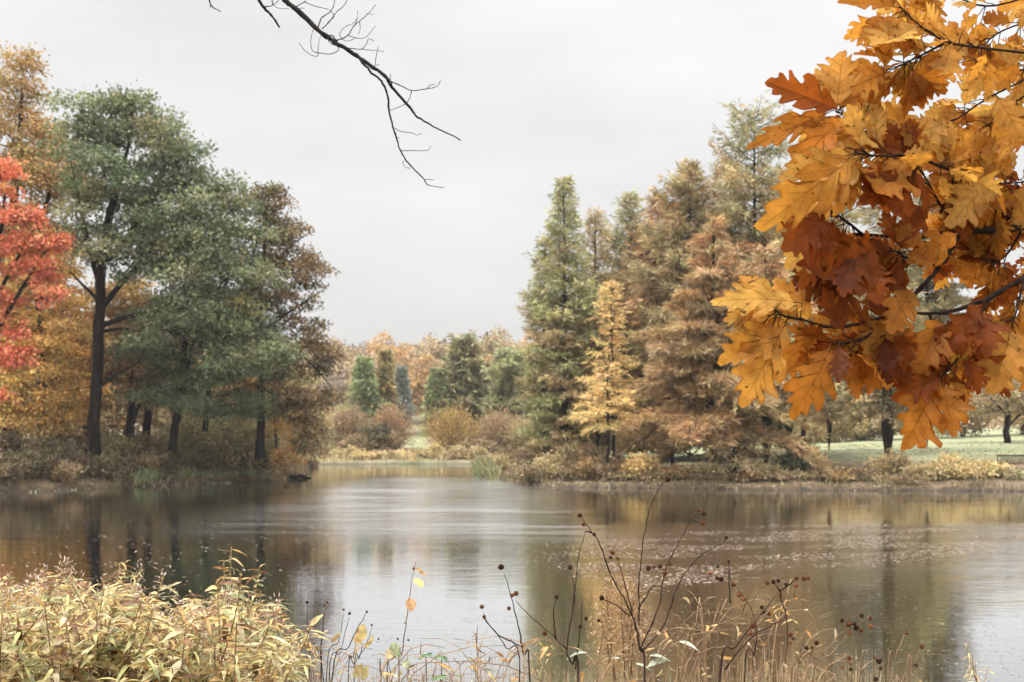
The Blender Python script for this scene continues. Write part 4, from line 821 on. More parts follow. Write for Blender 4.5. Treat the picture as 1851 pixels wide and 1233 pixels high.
for ti, (pts, nl, cols) in enumerate(TW):
    if pts[0][0] > 1930 and pts[0][1] < 340:      # rooted on the limb just outside the picture
        yy = min(300, pts[0][1] + 25); pts = [(float(np.interp(yy, _lp[::-1, 1], _lp[::-1, 0])), yy, float(np.interp(yy, _lp[::-1, 1], _lp[::-1, 2])))] + list(pts)
    c = px_curve(pts, 6); n = len(c); tg = Geo(); lg = Geo()
    tg.tube(c, np.linspace(.0034, .0014, n), sides=6)
    for (b, e, d0, d1, col, wr, k) in HERO:
        if k != ti: continue
        B, E = P(*b, d0), P(*e, d1)
        j = int(np.argmin(np.linalg.norm(c - B, axis=1)))
        tg.tube(np.array([c[j], (c[j] + B) / 2 + [0, 0, .003], B, B + (E - B) * 0.12]), [.0013, .0010, .0010, .0007], sides=5)
        cc = np.array(col) * rgo.uniform(.85, 1.15)
        oak_leaf(lg, B, E, norm((np.array([0, -1.0, 0.15]) + rgo.standard_normal(3) * 0.22)[None])[0], cc, rgo, wr)
    tdir = norm((c[-1] - c[-4])[None])[0]
    for q in range(int(nl * 3.2)):
        s_ = 1 - rgo.random() ** 1.6 * 0.72; j = int(s_ * (n - 1)); B = c[j]
        rd = rgo.standard_normal(3) * np.array([1.0, .7, .9]); d = norm((tdir * 0.5 + norm(rd[None])[0] * 0.95 + np.array([-.15, 0, -.25]))[None])[0]
        d[1] = abs(d[1]) * .6 - .12; d = norm(d[None])[0]
        pet = rgo.uniform(.012, .03); B2 = B + d * pet + rgo.standard_normal(3) * .004; L_ = rgo.uniform(.055, .105)
        tg.tube(np.array([B, (B + B2) / 2 + [0, 0, .002], B2, B2 + d * L_ * .1]), [.0013, .001, .001, .0007], sides=4)
        col = np.array(cols[int(rgo.integers(3))]) * rgo.uniform(.8, 1.15)
        oak_leaf(lg, B2, B2 + d * L_, norm((np.array([0, -1.0, 0.35]) + rgo.standard_normal(3) * 0.55)[None])[0], col, rgo, rgo.uniform(.30, .44))
    sp_o = lg.build('leaf_spray', M_OAK, oak_root, OB)
    tg.build('twig', M_OAKTWIG, sp_o, OB)

# ------------------------------------------------------------------ the bare branch hanging from the top
M_BARE = bark_material('bare_branch_bark', (0.014, 0.013, 0.014), (0.055, 0.05, 0.05), scale=40, stretch=0.4)
DB = 5.0
def bare(name, label, lines, D0=DB):
    r = empty(name, P(lines[0][0][0][0], lines[0][0][0][1], D0), label, 'branch'); o = Vector(r.location)
    main = Geo(); rg = np.random.default_rng(4)
    for i, (pts, w0, w1, dz) in enumerate(lines):
        n = len(pts); c = px_curve([(a, b, D0 + dz * k / max(1, n - 1)) for k, (a, b) in enumerate(pts)], 5)
        rad = np.linspace(w0, w1, len(c)) * 0.5 * D0 / F * (1 + 0.10 * rg.standard_normal(len(c)))
        tw = Geo(); (main if w0 > 3.2 else tw).tube(c + rg.standard_normal(c.shape) * 0.0012 * min(1, w0 / 4), rad, sides=7 if w0 > 3.2 else 5)
        if tw.n: tw.build('twig', M_BARE, r, o)
    main.build('stem', M_BARE, r, o)
    return r
bare('bare_branch', 'long dark leafless branch with fine twigs hanging from the top edge against the sky', [
 ([(490, -30), (515, 0), (536, 18), (590, 66), (625, 88), (650, 105), (690, 133), (705, 150)], 10.5, 6.5, .1), ([(705, 150), (708, 158), (740, 193), (755, 212), (790, 232), (833, 253)], 6.5, 2.0, .1),
 ([(648, 104), (668, 128), (690, 148), (700, 170), (704, 205), (712, 235), (722, 265), (735, 290), (765, 322)], 4.4, 2.4, .15), ([(765, 322), (775, 335), (803, 339)], 2.2, 1.2, 0), ([(768, 324), (785, 325)], 1.5, 1, 0),
 ([(704, 146), (725, 155), (744, 164), (770, 161), (788, 157), (797, 146)], 2.2, 1.1, -.1), ([(771, 161), (778, 154), (786, 153)], 1.4, 1.0, -.05), ([(744, 164), (741, 176), (734, 187), (720, 194), (706, 199)], 1.6, 1.2, 0),
 ([(610, 76), (600, 64), (592, 68), (597, 77), (612, 86), (608, 94), (595, 98), (580, 96)], 2.4, 1.3, -.1), ([(580, 96), (566, 93), (562, 80), (563, 65), (567, 52)], 1.5, .9, -.1), ([(574, 97), (576, 80), (580, 64)], 1.2, .8, -.05), ([(576, 97), (572, 102), (560, 98), (548, 88), (540, 77)], 1.5, .9, -.1),
 ([(604, 74), (618, 70), (630, 63), (638, 50), (650, 38), (662, 28), (679, 9)], 2.6, 1.1, .2), ([(638, 50), (646, 34), (646, 18)], 1.4, .8, .1), ([(650, 38), (651, 52), (648, 62)], 1.3, .9, 0), ([(662, 25), (675, 26)], 1.2, .8, 0), ([(618, 70), (614, 62), (622, 50), (634, 44)], 1.3, .9, .1), ([(636, 45), (642, 38), (646, 33)], 1.2, .8, 0), ([(630, 64), (645, 69), (660, 68), (670, 58), (678, 47)], 1.4, .9, .1), ([(616, 71), (630, 74), (644, 68)], 1.2, .9, 0),
 ([(626, 87), (650, 89), (656, 87), (664, 77), (666, 70), (676, 74)], 1.9, 1.0, .1), ([(656, 89), (672, 91), (695, 93)], 1.4, .9, .1), ([(678, 120), (679, 108), (682, 93), (684, 83)], 1.5, .9, -.05), ([(680, 118), (686, 117)], 1.5, 1, 0), ([(705, 146), (706, 133)], 1.6, 1, 0),
 ([(575, 48), (582, 32), (596, 22), (603, 10), (606, -6)], 2.2, 1.3, -.15), ([(582, 52), (595, 40), (608, 22), (622, 10), (630, -6)], 1.9, 1.2, -.1), ([(598, 20), (604, 30), (595, 38), (590, 44)], 1.2, .9, 0), ([(535, 12), (552, 4), (560, 8), (585, 15), (596, 18)], 2.0, 1.0, .1), ([(552, 4), (548, -8)], 1.6, 1.2, 0), ([(536, 15), (550, 15)], 1.4, .9, 0), ([(494, 10), (490, 0)], 1.2, 1, 0),
 ([(709, 228), (722, 237), (747, 241), (752, 244), (762, 241)], 1.5, .9, .1), ([(723, 273), (745, 272), (772, 272), (779, 264)], 1.5, .9, .1), ([(715, 248), (724, 250)], 1.3, .8, 0), ([(732, 288), (728, 295), (734, 303), (744, 304)], 1.1, .8, 0)])
bare('broken_branch', 'short broken branch stub hanging at the top left of the long bare branch', [([(455, -30), (468, 0), (476, 12), (490, 28), (506, 49)], 7.0, 3.4, .05), ([(476, 12), (490, 11), (500, 4), (506, -4)], 2.0, 1.2, .05), ([(492, -8), (494, 8), (505, 15), (522, 16)], 1.3, .9, .05)], 4.6)
bare('twig_tip', 'small curved twig tip at the top edge, farthest left', [([(372, -20), (378, 0), (382, 10), (390, 17), (400, 21)], 3.4, 1.4, .05), ([(381, 8), (380, 14)], 1.5, 1, 0)], 4.8)
# ------------------------------------------------------------------ plants on the near bank
M_HERB = leaf_material('herb_leaves', trans=0.35, gloss=0.015, noise=45, var=0.45, rough=0.5)
M_STEM = bark_material('dry_stems', (0.17, 0.115, 0.075), (0.42, 0.31, 0.215), scale=50, bump=0.2, use_tint=True)
M_DSTEM = bark_material('dark_stems', (0.018, 0.012, 0.010), (0.075, 0.05, 0.04), scale=60, bump=0.3)
M_HEAD = bark_material('seed_heads', (0.035, 0.018, 0.014), (0.16, 0.085, 0.05), scale=240, stretch=1, bump=1.0, use_tint=True)
def blade(G, rg, p, d, n, L_, w, col, curl=0.25, k=5):
    """one lance-shaped leaf, folded along its rib and curling down"""
    d = d / np.linalg.norm(d); sd_ = np.cross(d, n); sd_ = sd_ / (np.linalg.norm(sd_) + 1e-9); nn = np.cross(sd_, d)
    s_ = np.linspace(0, 1, k + 1); wd = w * np.sin(np.pi * np.clip(s_ * 0.93 + 0.05, 0, 1)) ** 0.8; wd[-1] = 0.0005
    tw = rg.normal(0, 0.7)
    c = p + d * (s_ * L_)[:, None] - nn * (curl * L_ * s_ ** 2)[:, None]
    a = tw * s_; dirs = np.cos(a)[:, None] * sd_ + np.sin(a)[:, None] * nn; up_ = np.cross(dirs, d)
    fo = rg.uniform(0.05, 0.4)
    Lf = c - dirs * wd[:, None] / 2 + nn * (fo * wd / 2)[:, None]; Rt = c + dirs * wd[:, None] / 2 + nn * (fo * wd / 2)[:, None]
    V = np.stack([Lf, c, Rt], 1); st = G.verts(V, col)
    i = np.arange(k)[:, None] * 3; j = np.arange(2)[None]
    G.faces(st + np.stack([i + j, i + j + 1, i + 4 + j, i + 3 + j], -1).reshape(-1, 4), True)
HERB = [(4, (0.60, 0.47, 0.21)), (4, (0.51, 0.405, 0.19)), (2, (0.66, 0.56, 0.33)), (4, (0.43, 0.42, 0.205)), (2, (0.32, 0.33, 0.17)), (2, (0.48, 0.30, 0.12)), (2, (0.26, 0.15, 0.08)), (1, (0.16, 0.09, 0.05))]
def leafy_stem(name, label, base, h, seed, pal=HERB, nleaf=46, L_=0.10, w=0.02, lean=0.15, from_=0.15, group=None, top=None, branchy=5, cat='plant', fluff=0):
    rg = np.random.default_rng(seed); base = np.asarray(base, float); r = empty(name, base, label, cat, group); o = base
    az = rg.random() * 6.28; s_ = np.linspace(0, 1, 9)
    tp = np.array([math.cos(az) * lean * h, math.sin(az) * lean * h, h]) if top is None else np.asarray(top) - base
    ctrl = np.array([tp[0] * 0.25, tp[1] * 0.25, tp[2] * 0.6])
    cur = lambda s: base + 2 * (s * (1 - s))[:, None] * ctrl + (s ** 2)[:, None] * tp
    sg = Geo(); lg = Geo(); sg.tube(cur(s_), np.linspace(0.0042, 0.0014, 9), (0.8, 0.75, 0.6), sides=5)
    lines = [(cur, from_, 1.0, nleaf)]
    for b in range(branchy):
        s0 = rg.uniform(.45, .9); p0 = cur(np.array([s0]))[0]; a2 = rg.random() * 6.28; l2 = h * rg.uniform(.10, .24)
        e = p0 + np.array([math.cos(a2) * .6, math.sin(a2) * .6, rg.uniform(.5, 1)]) * l2; m_ = (p0 + e) / 2 + np.array([math.cos(a2), math.sin(a2), -.2]) * l2 * .15
        f = (lambda p0, m_, e: lambda s: ((1 - s) ** 2)[:, None] * p0 + 2 * (s * (1 - s))[:, None] * m_ + (s ** 2)[:, None] * e)(p0, m_, e)
        sg.tube(f(np.linspace(0, 1, 5)), np.linspace(.002, .001, 5), (0.8, 0.75, 0.6), sides=4); lines.append((f, .15, 1.0, int(nleaf * .3)))
    for f, s0, s1, nl in lines:
        ss = s0 + (s1 - s0) * (np.arange(nl) + rg.random(nl)) / nl; pp = f(ss)
        for i in range(nl):
            a = i * 2.4 + rg.normal(0, .5); up = rg.uniform(-.25, .8)
            d = np.array([math.cos(a), math.sin(a), up]); n = np.array([-math.cos(a) * .5, -math.sin(a) * .5, 1.0]) + rg.standard_normal(3) * .45
            q = rg.uniform(.55, 1.25) * (1 - .35 * (ss[i] - s0) / (s1 - s0))
            blade(lg, rg, pp[i], d, n, L_ * q, w * q * rg.uniform(.8, 1.3), pick(rg, 1, pal, .16)[0], curl=rg.uniform(.0, 1.0))
    for i in range(fluff):
        f = lines[int(rg.integers(len(lines)))][0]; q = f(np.array([rg.uniform(.8, 1.0)]))[0]; kk = 26
        lg.cards(q + rg.standard_normal((kk, 3)) * np.array([.012, .012, .016]), norm(rg.standard_normal((kk, 3)) + [0, 0, .6]), rg.standard_normal((kk, 3)), rg.uniform(.006, .016, kk), rg.uniform(.002, .005, kk), pick(rg, kk, [(3, (.52, .40, .30)), (2, (.38, .25, .17)), (1, (.62, .54, .44))]))
    lg.build('leaves', M_HERB, r, o); sg.build('stem', M_STEM, r, o)
    return r
def near(px, D): x = W(px, D); return np.array([x, D, gz(x, D) - .02])
# the thicket at the lower left: eight stems built, the rest copied
kinds = [leafy_stem('goldenrod_stem', 'pale yellow leafy stem in the dense thicket at the lower left', (0, 0, 0), 1.0, 400 + i, nleaf=112 + 12 * (i % 3), L_=.044 + .011 * (i % 3), w=.0072 + .0022 * (i % 4), lean=.1 + .05 * (i % 3), fluff=9, branchy=7, group='leafy stems of the lower left thicket') for i in range(8)]
def top_row(px):   # how high the thicket reaches in the picture
    return float(np.interp(px, [-200, 0, 60, 110, 140, 200, 260, 330, 430, 480, 515, 540], [1060, 1072, 1085, 1045, 1050, 1075, 1090, 1095, 1085, 1115, 1150, 1200]))
rg = np.random.default_rng(21); cnt = 0
for i in range(230):
    px = rg.uniform(-130, 462); D = rg.uniform(3.3, 5.0); b = near(px, D)
    tr0 = top_row(px) + rg.normal(-6, 16) + abs(rg.normal(0, 60)) * (1.2 if D < 4 else .8) + rg.uniform(0, 10)
    h = P(px, tr0, D)[2] - b[2]
    if h < .25: continue
    if px > 430 and rg.random() < .4: continue
    k = kinds[cnt % 8]; rz = rg.uniform(0, 6.28); sxy = min(1.25, max(.8, h)) * rg.uniform(.9, 1.15)
    if cnt < 8: k.location = b; k.rotation_euler = (0, 0, rz); k.scale = (sxy, sxy, h)
    else: copy_tree(k, b, rz, (sxy, sxy, h))
    cnt += 1
# stems that stand out above it
SPECIAL = [((425, 1150), (404, 1012), 4.15, 'second pale leafy stem close beside the tallest one of the thicket', 34, HERB),
           ((400, 1150), (418, 988), 4.1, 'tall pale leafy stem rising above the thicket against the dark water', 34, HERB),
           ((118, 1180), (128, 1028), 4.0, 'stout cream-leaved stem standing above the thicket near the left', 26, HERB),
           ((-20, 1190), (20, 1052), 4.0, 'greenish leafy stem at the far left of the thicket', 24, [(3, (0.36, 0.40, 0.24)), (1, (0.5, 0.42, 0.2))]),
           ((180, 1180), (186, 1045), 3.9, 'thin stem with greenish tip leaves left of the middle of the thicket', 18, [(3, (0.36, 0.36, 0.2)), (2, (0.5, 0.4, 0.2))]),
           ((262, 1180), (250, 1040), 4.2, 'slender stem with narrow green tip leaves in the middle of the thicket', 20, [(3, (0.36, 0.36, 0.2)), (2, (0.5, 0.4, 0.2))]),
           ((440, 1180), (450, 1068), 4.0, 'drooping cream stem at the right shoulder of the thicket', 22, HERB),
           ((500, 1200), (495, 1085), 4.1, 'wispy pale green stem at the right end of the thicket', 24, [(3, (0.42, 0.42, 0.26)), (2, (0.55, 0.45, 0.2))])]
for i, (b, tpx, D, lb, nl, pl) in enumerate(SPECIAL):
    bb = near(b[0], D); leafy_stem('goldenrod_stem', lb, bb, 1.0, 440 + i, pal=pl, nleaf=nl + 30, L_=.078, w=.0145, from_=.40, top=P(*tpx, D), branchy=3)

# dark-headed stems: (stem pixel line), heads at pixels
def ball_stem(name, label, D, stems, heads, seed, dark=True, group=None, leaves=()):
    rg = np.random.default_rng(seed); x0, y0 = stems[0][0]; b = near(x0, D); r = empty(name, b, label, 'plant', group); sg = Geo(); o = b
    for k, st in enumerate(stems):
        dz = rg.normal(0, .05); pts = [P(a, c, D + dz * i / len(st)) for i, (a, c) in enumerate(st)]
        if k == 0 or st[0][1] >= 1228: pts = [np.array([pts[0][0] + rg.normal(0, .03), D + rg.normal(0, .03), gz(pts[0][0], D) - .02])] + pts
        p = np.array(pts); n = len(p); pp = np.concatenate([[2 * p[0] - p[1]], p, [2 * p[-1] - p[-2]]]); c = []
        for s in range(n - 1):
            f = np.linspace(0, 1, 6, endpoint=(s == n - 2))[:, None]; a_, b_, c_, d_ = pp[s:s + 4]
            c.append(0.5 * (2 * b_ + (c_ - a_) * f + (2 * a_ - 5 * b_ + 4 * c_ - d_) * f ** 2 + (3 * b_ - a_ - 3 * c_ + d_) * f ** 3))
        c = np.concatenate(c); th = (.0042 if k == 0 else .0027) if dark else .0026
        sg.tube(c + rg.standard_normal(c.shape) * .0012, np.linspace(th, .0009, len(c)) * (1 + .08 * rg.standard_normal(len(c))), (0.75, 0.7, 0.62), sides=6)
    sg.build('stem', M_DSTEM if dark else M_STEM, r, o)
    for k, hd in enumerate(heads):
        px, py, rp = hd[:3]; tintc = (1, 1, 1) if len(hd) < 4 else hd[3]
        c = P(px, py, D + rg.normal(0, .01)); rr = rp * D / F * rg.uniform(.68, .95); g = Geo()
        g.ball(c, rr, tintc, seed * 31 + k, .06)
        m_ = 46; d = norm(rg.standard_normal((m_, 3))); g.cards(c + d * rr * .85, d, norm(rg.standard_normal((m_, 3))), rr * rg.uniform(.25, .6, m_), rr * rg.uniform(.15, .32, m_), np.broadcast_to(np.array(tintc) * 1.0, (m_, 3)))
        g.build('seed_head', M_HEAD, r, o)
    if leaves:
        lg = Geo()
        for (bx, by, ex, ey, w_, cl_) in leaves:
            B, E = P(bx, by, D), P(ex, ey, D - .03); blade(lg, rg, B, E - B, np.array([.2, -1, .4]) + rg.standard_normal(3) * .3, np.linalg.norm(E - B), w_ * D / F, np.array(cl_), curl=.15, k=6)
        lg.build('leaves', M_HERB, r, o)
    return r
LT, MD, DK = (4.2, 3.2, 2.3), (2.2, 1.6, 1.1), (.8, .65, .6)
GR = 'dark-headed seed stems by the water'
ball_stem('buttonbush', 'tallest dark-stemmed plant with round seed heads fanning out right of the centre', 3.7, [
  [(1165, 1233), (1156, 1175), (1147, 1120), (1105, 1040), (1085, 985), (1070, 962), (1058, 945), (1049, 933)],
  [(1156, 1175), (1190, 1100), (1200, 1040), (1222, 990), (1235, 965), (1255, 935), (1262, 928)], [(1160, 1180), (1200, 1130), (1225, 1060), (1260, 1010), (1300, 985), (1312, 974)], [(1156, 1130), (1155, 1080), (1160, 1000), (1172, 930), (1190, 885), (1205, 868)], [(1140, 1115), (1115, 1095), (1095, 1085), (1088, 1083)], [(1153, 1100), (1180, 1060), (1184, 1062)], [(1150, 1140), (1130, 1060), (1118, 1015), (1108, 1000)], [(1255, 940), (1270, 946)], [(1068, 962), (1060, 960), (1058, 962)]],
  [(1048, 932, 5), (1055, 948, 4, MD), (1074, 966, 4), (1263, 922, 5, MD), (1272, 928, 5), (1271, 946, 5, MD), (1313, 972, 4.5, DK), (1207, 867, 5.5, DK), (1088, 1081, 5, DK), (1107, 999, 5, MD), (1104, 1008, 4), (1117, 1010, 4, MD), (1172, 1027, 5), (1182, 1025, 5, MD), (1193, 1024, 4), (1211, 1020, 4, MD), (1202, 1036, 5, MD)], 500, group=GR)
ball_stem('buttonbush', 'forked dark stem with round seed heads left of the tallest one', 3.9, [
  [(1046, 1233), (1035, 1200), (1025, 1176), (1032, 1120), (1040, 1060), (1046, 1000), (1058, 962)], [(1025, 1176), (995, 1145), (960, 1115), (932, 1086)], [(1040, 1210), (1046, 1160), (1052, 1110), (1050, 1090)], [(1038, 1090), (1038, 1060), (1032, 1032)], [(1005, 1155), (1000, 1110), (1006, 1082)]],
  [(1031, 1026, 4.5), (1006, 1079, 5, DK), (933, 1073, 5, MD), (926, 1076, 4.5, LT), (1049, 1133, 4), (1059, 1118, 4.5, DK), (1082, 1122, 3.5, DK), (985, 1145, 5, MD), (920, 1100, 4, MD)], 501, group=GR)
ball_stem('buttonbush', 'straight dark stem with a single round head over the bright water', 3.8, [[(958, 1233), (946, 1180), (934, 1120), (922, 1070), (911, 1036)], [(940, 1233), (915, 1170), (885, 1130), (874, 1108)], [(946, 1170), (905, 1150), (880, 1125), (876, 1118)]], [(906, 1025, 5.5, DK), (871, 1097, 5, MD), (875, 1115, 4.5, MD)], 502, group=GR)
ball_stem('buttonbush', 'spreading dark stems with clustered brown heads over the right-hand dark water', 3.6, [
  [(1300, 1233), (1330, 1170), (1375, 1110), (1410, 1068)], [(1345, 1233), (1365, 1180), (1362, 1110), (1330, 1060)], [(1310, 1210), (1360, 1150), (1415, 1120), (1420, 1100)], [(1410, 1068), (1400, 1055)], [(1410, 1068), (1432, 1052), (1440, 1048)], [(1320, 1090), (1318, 1040), (1317, 1018)], [(1410, 1070), (1424, 1140), (1420, 1200)]],
  [(1387, 1054, 4.5, MD), (1398, 1052, 5, DK), (1407, 1050, 4.5), (1421, 1056, 4.5), (1440, 1045, 5, MD), (1453, 1046, 5, MD), (1461, 1045, 5, MD), (1439, 1059, 4, LT), (1411, 1077, 4, MD), (1304, 1047, 5), (1296, 1045, 4.5), (1317, 1015, 3.5), (1326, 1057, 4.5, MD), (1284, 1036, 4, LT), (1298, 1024, 4), (1361, 1131, 6, MD), (1377, 1098, 4), (1381, 1107, 4), (1391, 1110, 5, MD), (1356, 1145, 5, LT), (1344, 1083, 5, LT), (1336, 1075, 5, LT)], 503, group=GR)
ball_stem('buttonbush', 'pale arching stems with a tight bunch of brown heads low at the right', 3.6, [
  [(1440, 1233), (1480, 1190), (1515, 1150), (1535, 1138)], [(1455, 1233), (1500, 1185), (1528, 1152), (1536, 1146)], [(1430, 1233), (1445, 1200), (1460, 1180), (1490, 1165)], [(1535, 1138), (1555, 1125)], [(1470, 1233), (1505, 1200), (1530, 1196)], [(1555, 1233), (1580, 1195), (1590, 1190)]],
  [(1534, 1129, 5.5, MD), (1544, 1128, 5), (1548, 1135, 5.5), (1557, 1140, 4.5, MD), (1557, 1112, 4.5), (1573, 1118, 5, MD), (1574, 1132, 5, LT), (1535, 1144, 5, LT), (1522, 1122, 4, DK), (1536, 1190, 5, MD), (1537, 1199, 4.5, LT), (1538, 1210, 4.5), (1523, 1207, 4, LT), (1582, 1190, 5, MD), (1589, 1195, 6), (1592, 1208, 4.5, MD), (1583, 1228, 5), (1429, 1148, 5, MD), (1428, 1162, 5, LT), (1434, 1155, 3.5), (1476, 1162, 4.5, DK), (1458, 1171, 4.5), (1468, 1171, 4, MD)], 504, dark=False, group=GR)
ball_stem('buttonbush', 'two lone pale stems each tipped with one brown head near the right edge', 3.7, [[(1605, 1233), (1618, 1190), (1632, 1155), (1639, 1148)], [(1640, 1233), (1648, 1205), (1665, 1172)], [(1645, 1233), (1650, 1215), (1656, 1204)]], [(1639, 1145, 4.5, MD), (1666, 1169, 5, MD), (1656, 1203, 4.5)], 505, dark=False, group=GR)
ball_stem('buttonbush', 'thin brown stems with tiny dark heads between thicket and lone stem', 4.4, [
  [(580, 1233), (580, 1180), (584, 1130), (590, 1095)], [(560, 1233), (556, 1160), (555, 1092)], [(590, 1233), (612, 1160), (621, 1108)], [(595, 1233), (615, 1180), (631, 1115)], [(600, 1233), (630, 1170), (655, 1120), (663, 1108)], [(640, 1233), (650, 1190), (656, 1160)], [(585, 1233), (565, 1200), (556, 1160)], [(630, 1233), (640, 1200), (660, 1170), (672, 1135)], [(688, 1233), (686, 1215), (688, 1208)], [(700, 1233), (706, 1218), (707, 1214)]],
  [(555, 1089, 3.2, DK), (591, 1089, 3, MD), (586, 1095, 2.6, DK), (621, 1102, 3, MD), (632, 1109, 3), (663, 1106, 2.6, DK), (672, 1130, 2.8), (646, 1139, 2, DK), (684, 1155, 2, DK), (556, 1152, 2.6, MD), (632, 1188, 2.6), (687, 1206, 2, DK), (707, 1217, 2.4), (520, 1177, 2.4), (568, 1163, 1.6, DK)], 506, group=GR,
  leaves=[(598, 1160, 614, 1146, 9, (.5, .36, .18)), (650, 1160, 655, 1130, 22, (.62, .48, .22)), (660, 1170, 676, 1150, 20, (.6, .46, .2)), (655, 1165, 640, 1152, 14, (.55, .4, .18)), (560, 1130, 582, 1112, 12, (.62, .5, .25)), (556, 1160, 558, 1176, 14, (.6, .4, .12)), (640, 1225, 652, 1200, 16, (.6, .48, .22)), (655, 1230, 664, 1205, 14, (.5, .42, .2))])
ball_stem('dried_stalk', 'single thin stalk with curled dry leaves standing before the bright water', 4.0, [[(722, 1233), (727, 1180), (735, 1120), (742, 1070), (747, 1035), (751, 1016)], [(724, 1200), (737, 1210)], [(722, 1190), (712, 1170), (708, 1165)]], [(748, 1028, 3.5, (4, 3, 1.2)), (732, 1126, 2, DK), (719, 1155, 2, DK), (738, 1157, 2, DK)], 507, dark=False,
  leaves=[(752, 1026, 768, 1040, 8, (.45, .3, .15)), (750, 1046, 764, 1060, 17, (.62, .46, .2)), (741, 1082, 744, 1104, 20, (.46, .27, .13)), (708, 1163, 724, 1188, 22, (.34, .38, .22)), (712, 1170, 700, 1190, 18, (.6, .52, .3)), (726, 1195, 745, 1205, 16, (.42, .46, .3))])
# lily pads standing above the water
M_PAD = leaf_material('pad_leaf', trans=.1, gloss=.1, noise=12, var=.3, rough=.3)
for i, (px, py, D, r, tilt, lb) in enumerate([(770, 1183, 4.4, .028, .25, 'left one of two round green leaves on thin stalks above the water'), (798, 1187, 4.4, .029, -.2, 'right one of two round green leaves on thin stalks above the water'), (796, 1222, 4.35, .032, .1, 'olive round leaf lying low beneath the two green ones')]):
    c = P(px, py, D); b = near(px - 3, D); r_ = empty('lily_pad', b, lb, 'leaf', None); g = Geo(); o = b
    u = np.linspace(.25, 6.03, 20); V = [c]
    for k in (.5, 1.0): V += [c + np.array([math.cos(a) * r * k, math.sin(a) * r * k, tilt * math.cos(a) * r * k + (.012 - .02 * k) * k + .003 * math.sin(3 * a) * k]) for a in u]
    st = g.verts(np.array(V), np.array((.07, .13, .05)) * (1 if i < 2 else 1.3)); n = len(u); a = np.arange(n - 1)
    g.faces(st + np.stack([np.zeros(n - 1, int), 1 + a, 2 + a], -1), True); g.faces(st + np.stack([1 + a, 1 + n + a, 2 + n + a, 2 + a], -1), True)
    g.build('pad', M_PAD, r_, o); s2 = Geo(); s2.tube(np.array([b, (b + c) / 2 + [.01, 0, 0], c]), [.003, .0025, .002], sides=6); s2.build('stalk', M_DSTEM, r_, o)
# plume of a fluffy dried weed
rg = np.random.default_rng(9); b = near(1125, 4.6); r_ = empty('dried_plume', b, 'fluffy brown plume of a dried weed behind the tallest dark stem', 'plant'); g = Geo(); s2 = Geo(); D = 4.6
for (x0, y0, x1, y1) in ((1130, 1233, 1120, 1040), (1110, 1233, 1095, 1065), (1135, 1200, 1148, 1055), (1105, 1200, 1085, 1110), (1140, 1220, 1150, 1090)):
    c = np.array([P(x0 + (x1 - x0) * s, y0 + (y1 - y0) * s, D) for s in np.linspace(0, 1, 8)]); s2.tube(c, np.linspace(.003, .001, 8), (.5, .4, .3), sides=4)
    k = 420; s = rg.beta(2.2, 1.3, k); p = np.array([np.interp(s, np.linspace(0, 1, 8), c[:, j]) for j in range(3)]).T; p = p + rg.standard_normal((k, 3)) * (.012 + .022 * np.sin(s * np.pi))[:, None]
    g.cards(p, norm(rg.standard_normal((k, 3)) + [0, 0, .5]), rg.standard_normal((k, 3)), rg.uniform(.008, .022, k), rg.uniform(.003, .007, k), pick(rg, k, [(3, (.42, .27, .15)), (2, (.30, .18, .10)), (1, (.55, .40, .24))]))
g.build('plume', M_HERB, r_, b); s2.build('stem', M_STEM, r_, b)
# tangles of dry arching stems and orange leaves along the bottom edge
WARM = [(3, (.52, .29, .10)), (3, (.52, .38, .18)), (3, (.44, .34, .20)), (1, (.60, .26, .07)), (2, (.26, .15, .08))]
def tangle(label, px0, px1, ytop, D, n, seed, leaf_n, pal=WARM):
    rg = np.random.default_rng(seed); pm = (px0 + px1) / 2; b = near(pm, D); r_ = empty('dry_stem_tangle', b, label, 'plant', 'tangles of dry stems along the near bank'); s2 = Geo(); g = Geo()
    for i in range(n):
        x0 = rg.uniform(px0, px1); dd = D + rg.uniform(-.35, .35); f0 = np.array([W(x0, dd), dd, gz(W(x0, dd), dd) - .02])
        yt = ytop + abs(rg.normal(0, 45)); dx = rg.normal(0, 105); e = P(x0 + dx, yt, dd); m_ = P(x0 + dx * .25, yt - rg.uniform(-20, 60), dd + rg.normal(0, .1))
        s = np.linspace(0, 1, 9)[:, None]; q = P(x0, 1233, dd); c = (1 - s) ** 3 * f0 + 3 * s * (1 - s) ** 2 * q + 3 * s ** 2 * (1 - s) * m_ + s ** 3 * e
        sh = rg.uniform(.55, 1.6); s2.tube(c, np.linspace(.0028, .0009, 9) * rg.uniform(.7, 1.2), (sh, sh * .92, sh * .8), sides=5)
        for k in range(rg.integers(0, 3)):
            j = rg.integers(4, 8); p = c[j]; e2 = p + np.array([rg.normal(0, .06), rg.normal(0, .04), rg.uniform(.01, .09)]); s2.tube(np.array([p, (p + e2) / 2 + [0, 0, .012], e2]), [.0016, .0013, .0008], (sh, sh * .92, sh * .8), sides=4)
        for k in range(leaf_n):
            j = rg.integers(4, 9); a = rg.random() * 6.28; d = np.array([math.cos(a), math.sin(a), rg.uniform(-.7, .4)]); l = rg.uniform(.014, .042)
            blade(g, rg, c[j], d, rg.standard_normal(3) + [0, -.6, .6], l, l * rg.uniform(.15, .36), pick(rg, 1, pal, .18)[0], curl=rg.uniform(0, 1.3))
    s2.build('stem', M_STEM, r_, b)
    if g.n: g.build('leaves', M_HERB, r_, b)
tangle('sparse pale stems with small dry leaves at the bottom, just right of the thicket', 560, 700, 1165, 4.2, 24, 601, 2, STRAW)
tangle('low tangle of grey-green dry weeds around the round green leaves', 700, 860, 1195, 4.2, 24, 602, 2, [(2, (.34, .33, .2)), (2, (.5, .4, .2)), (1, (.2, .16, .1))])
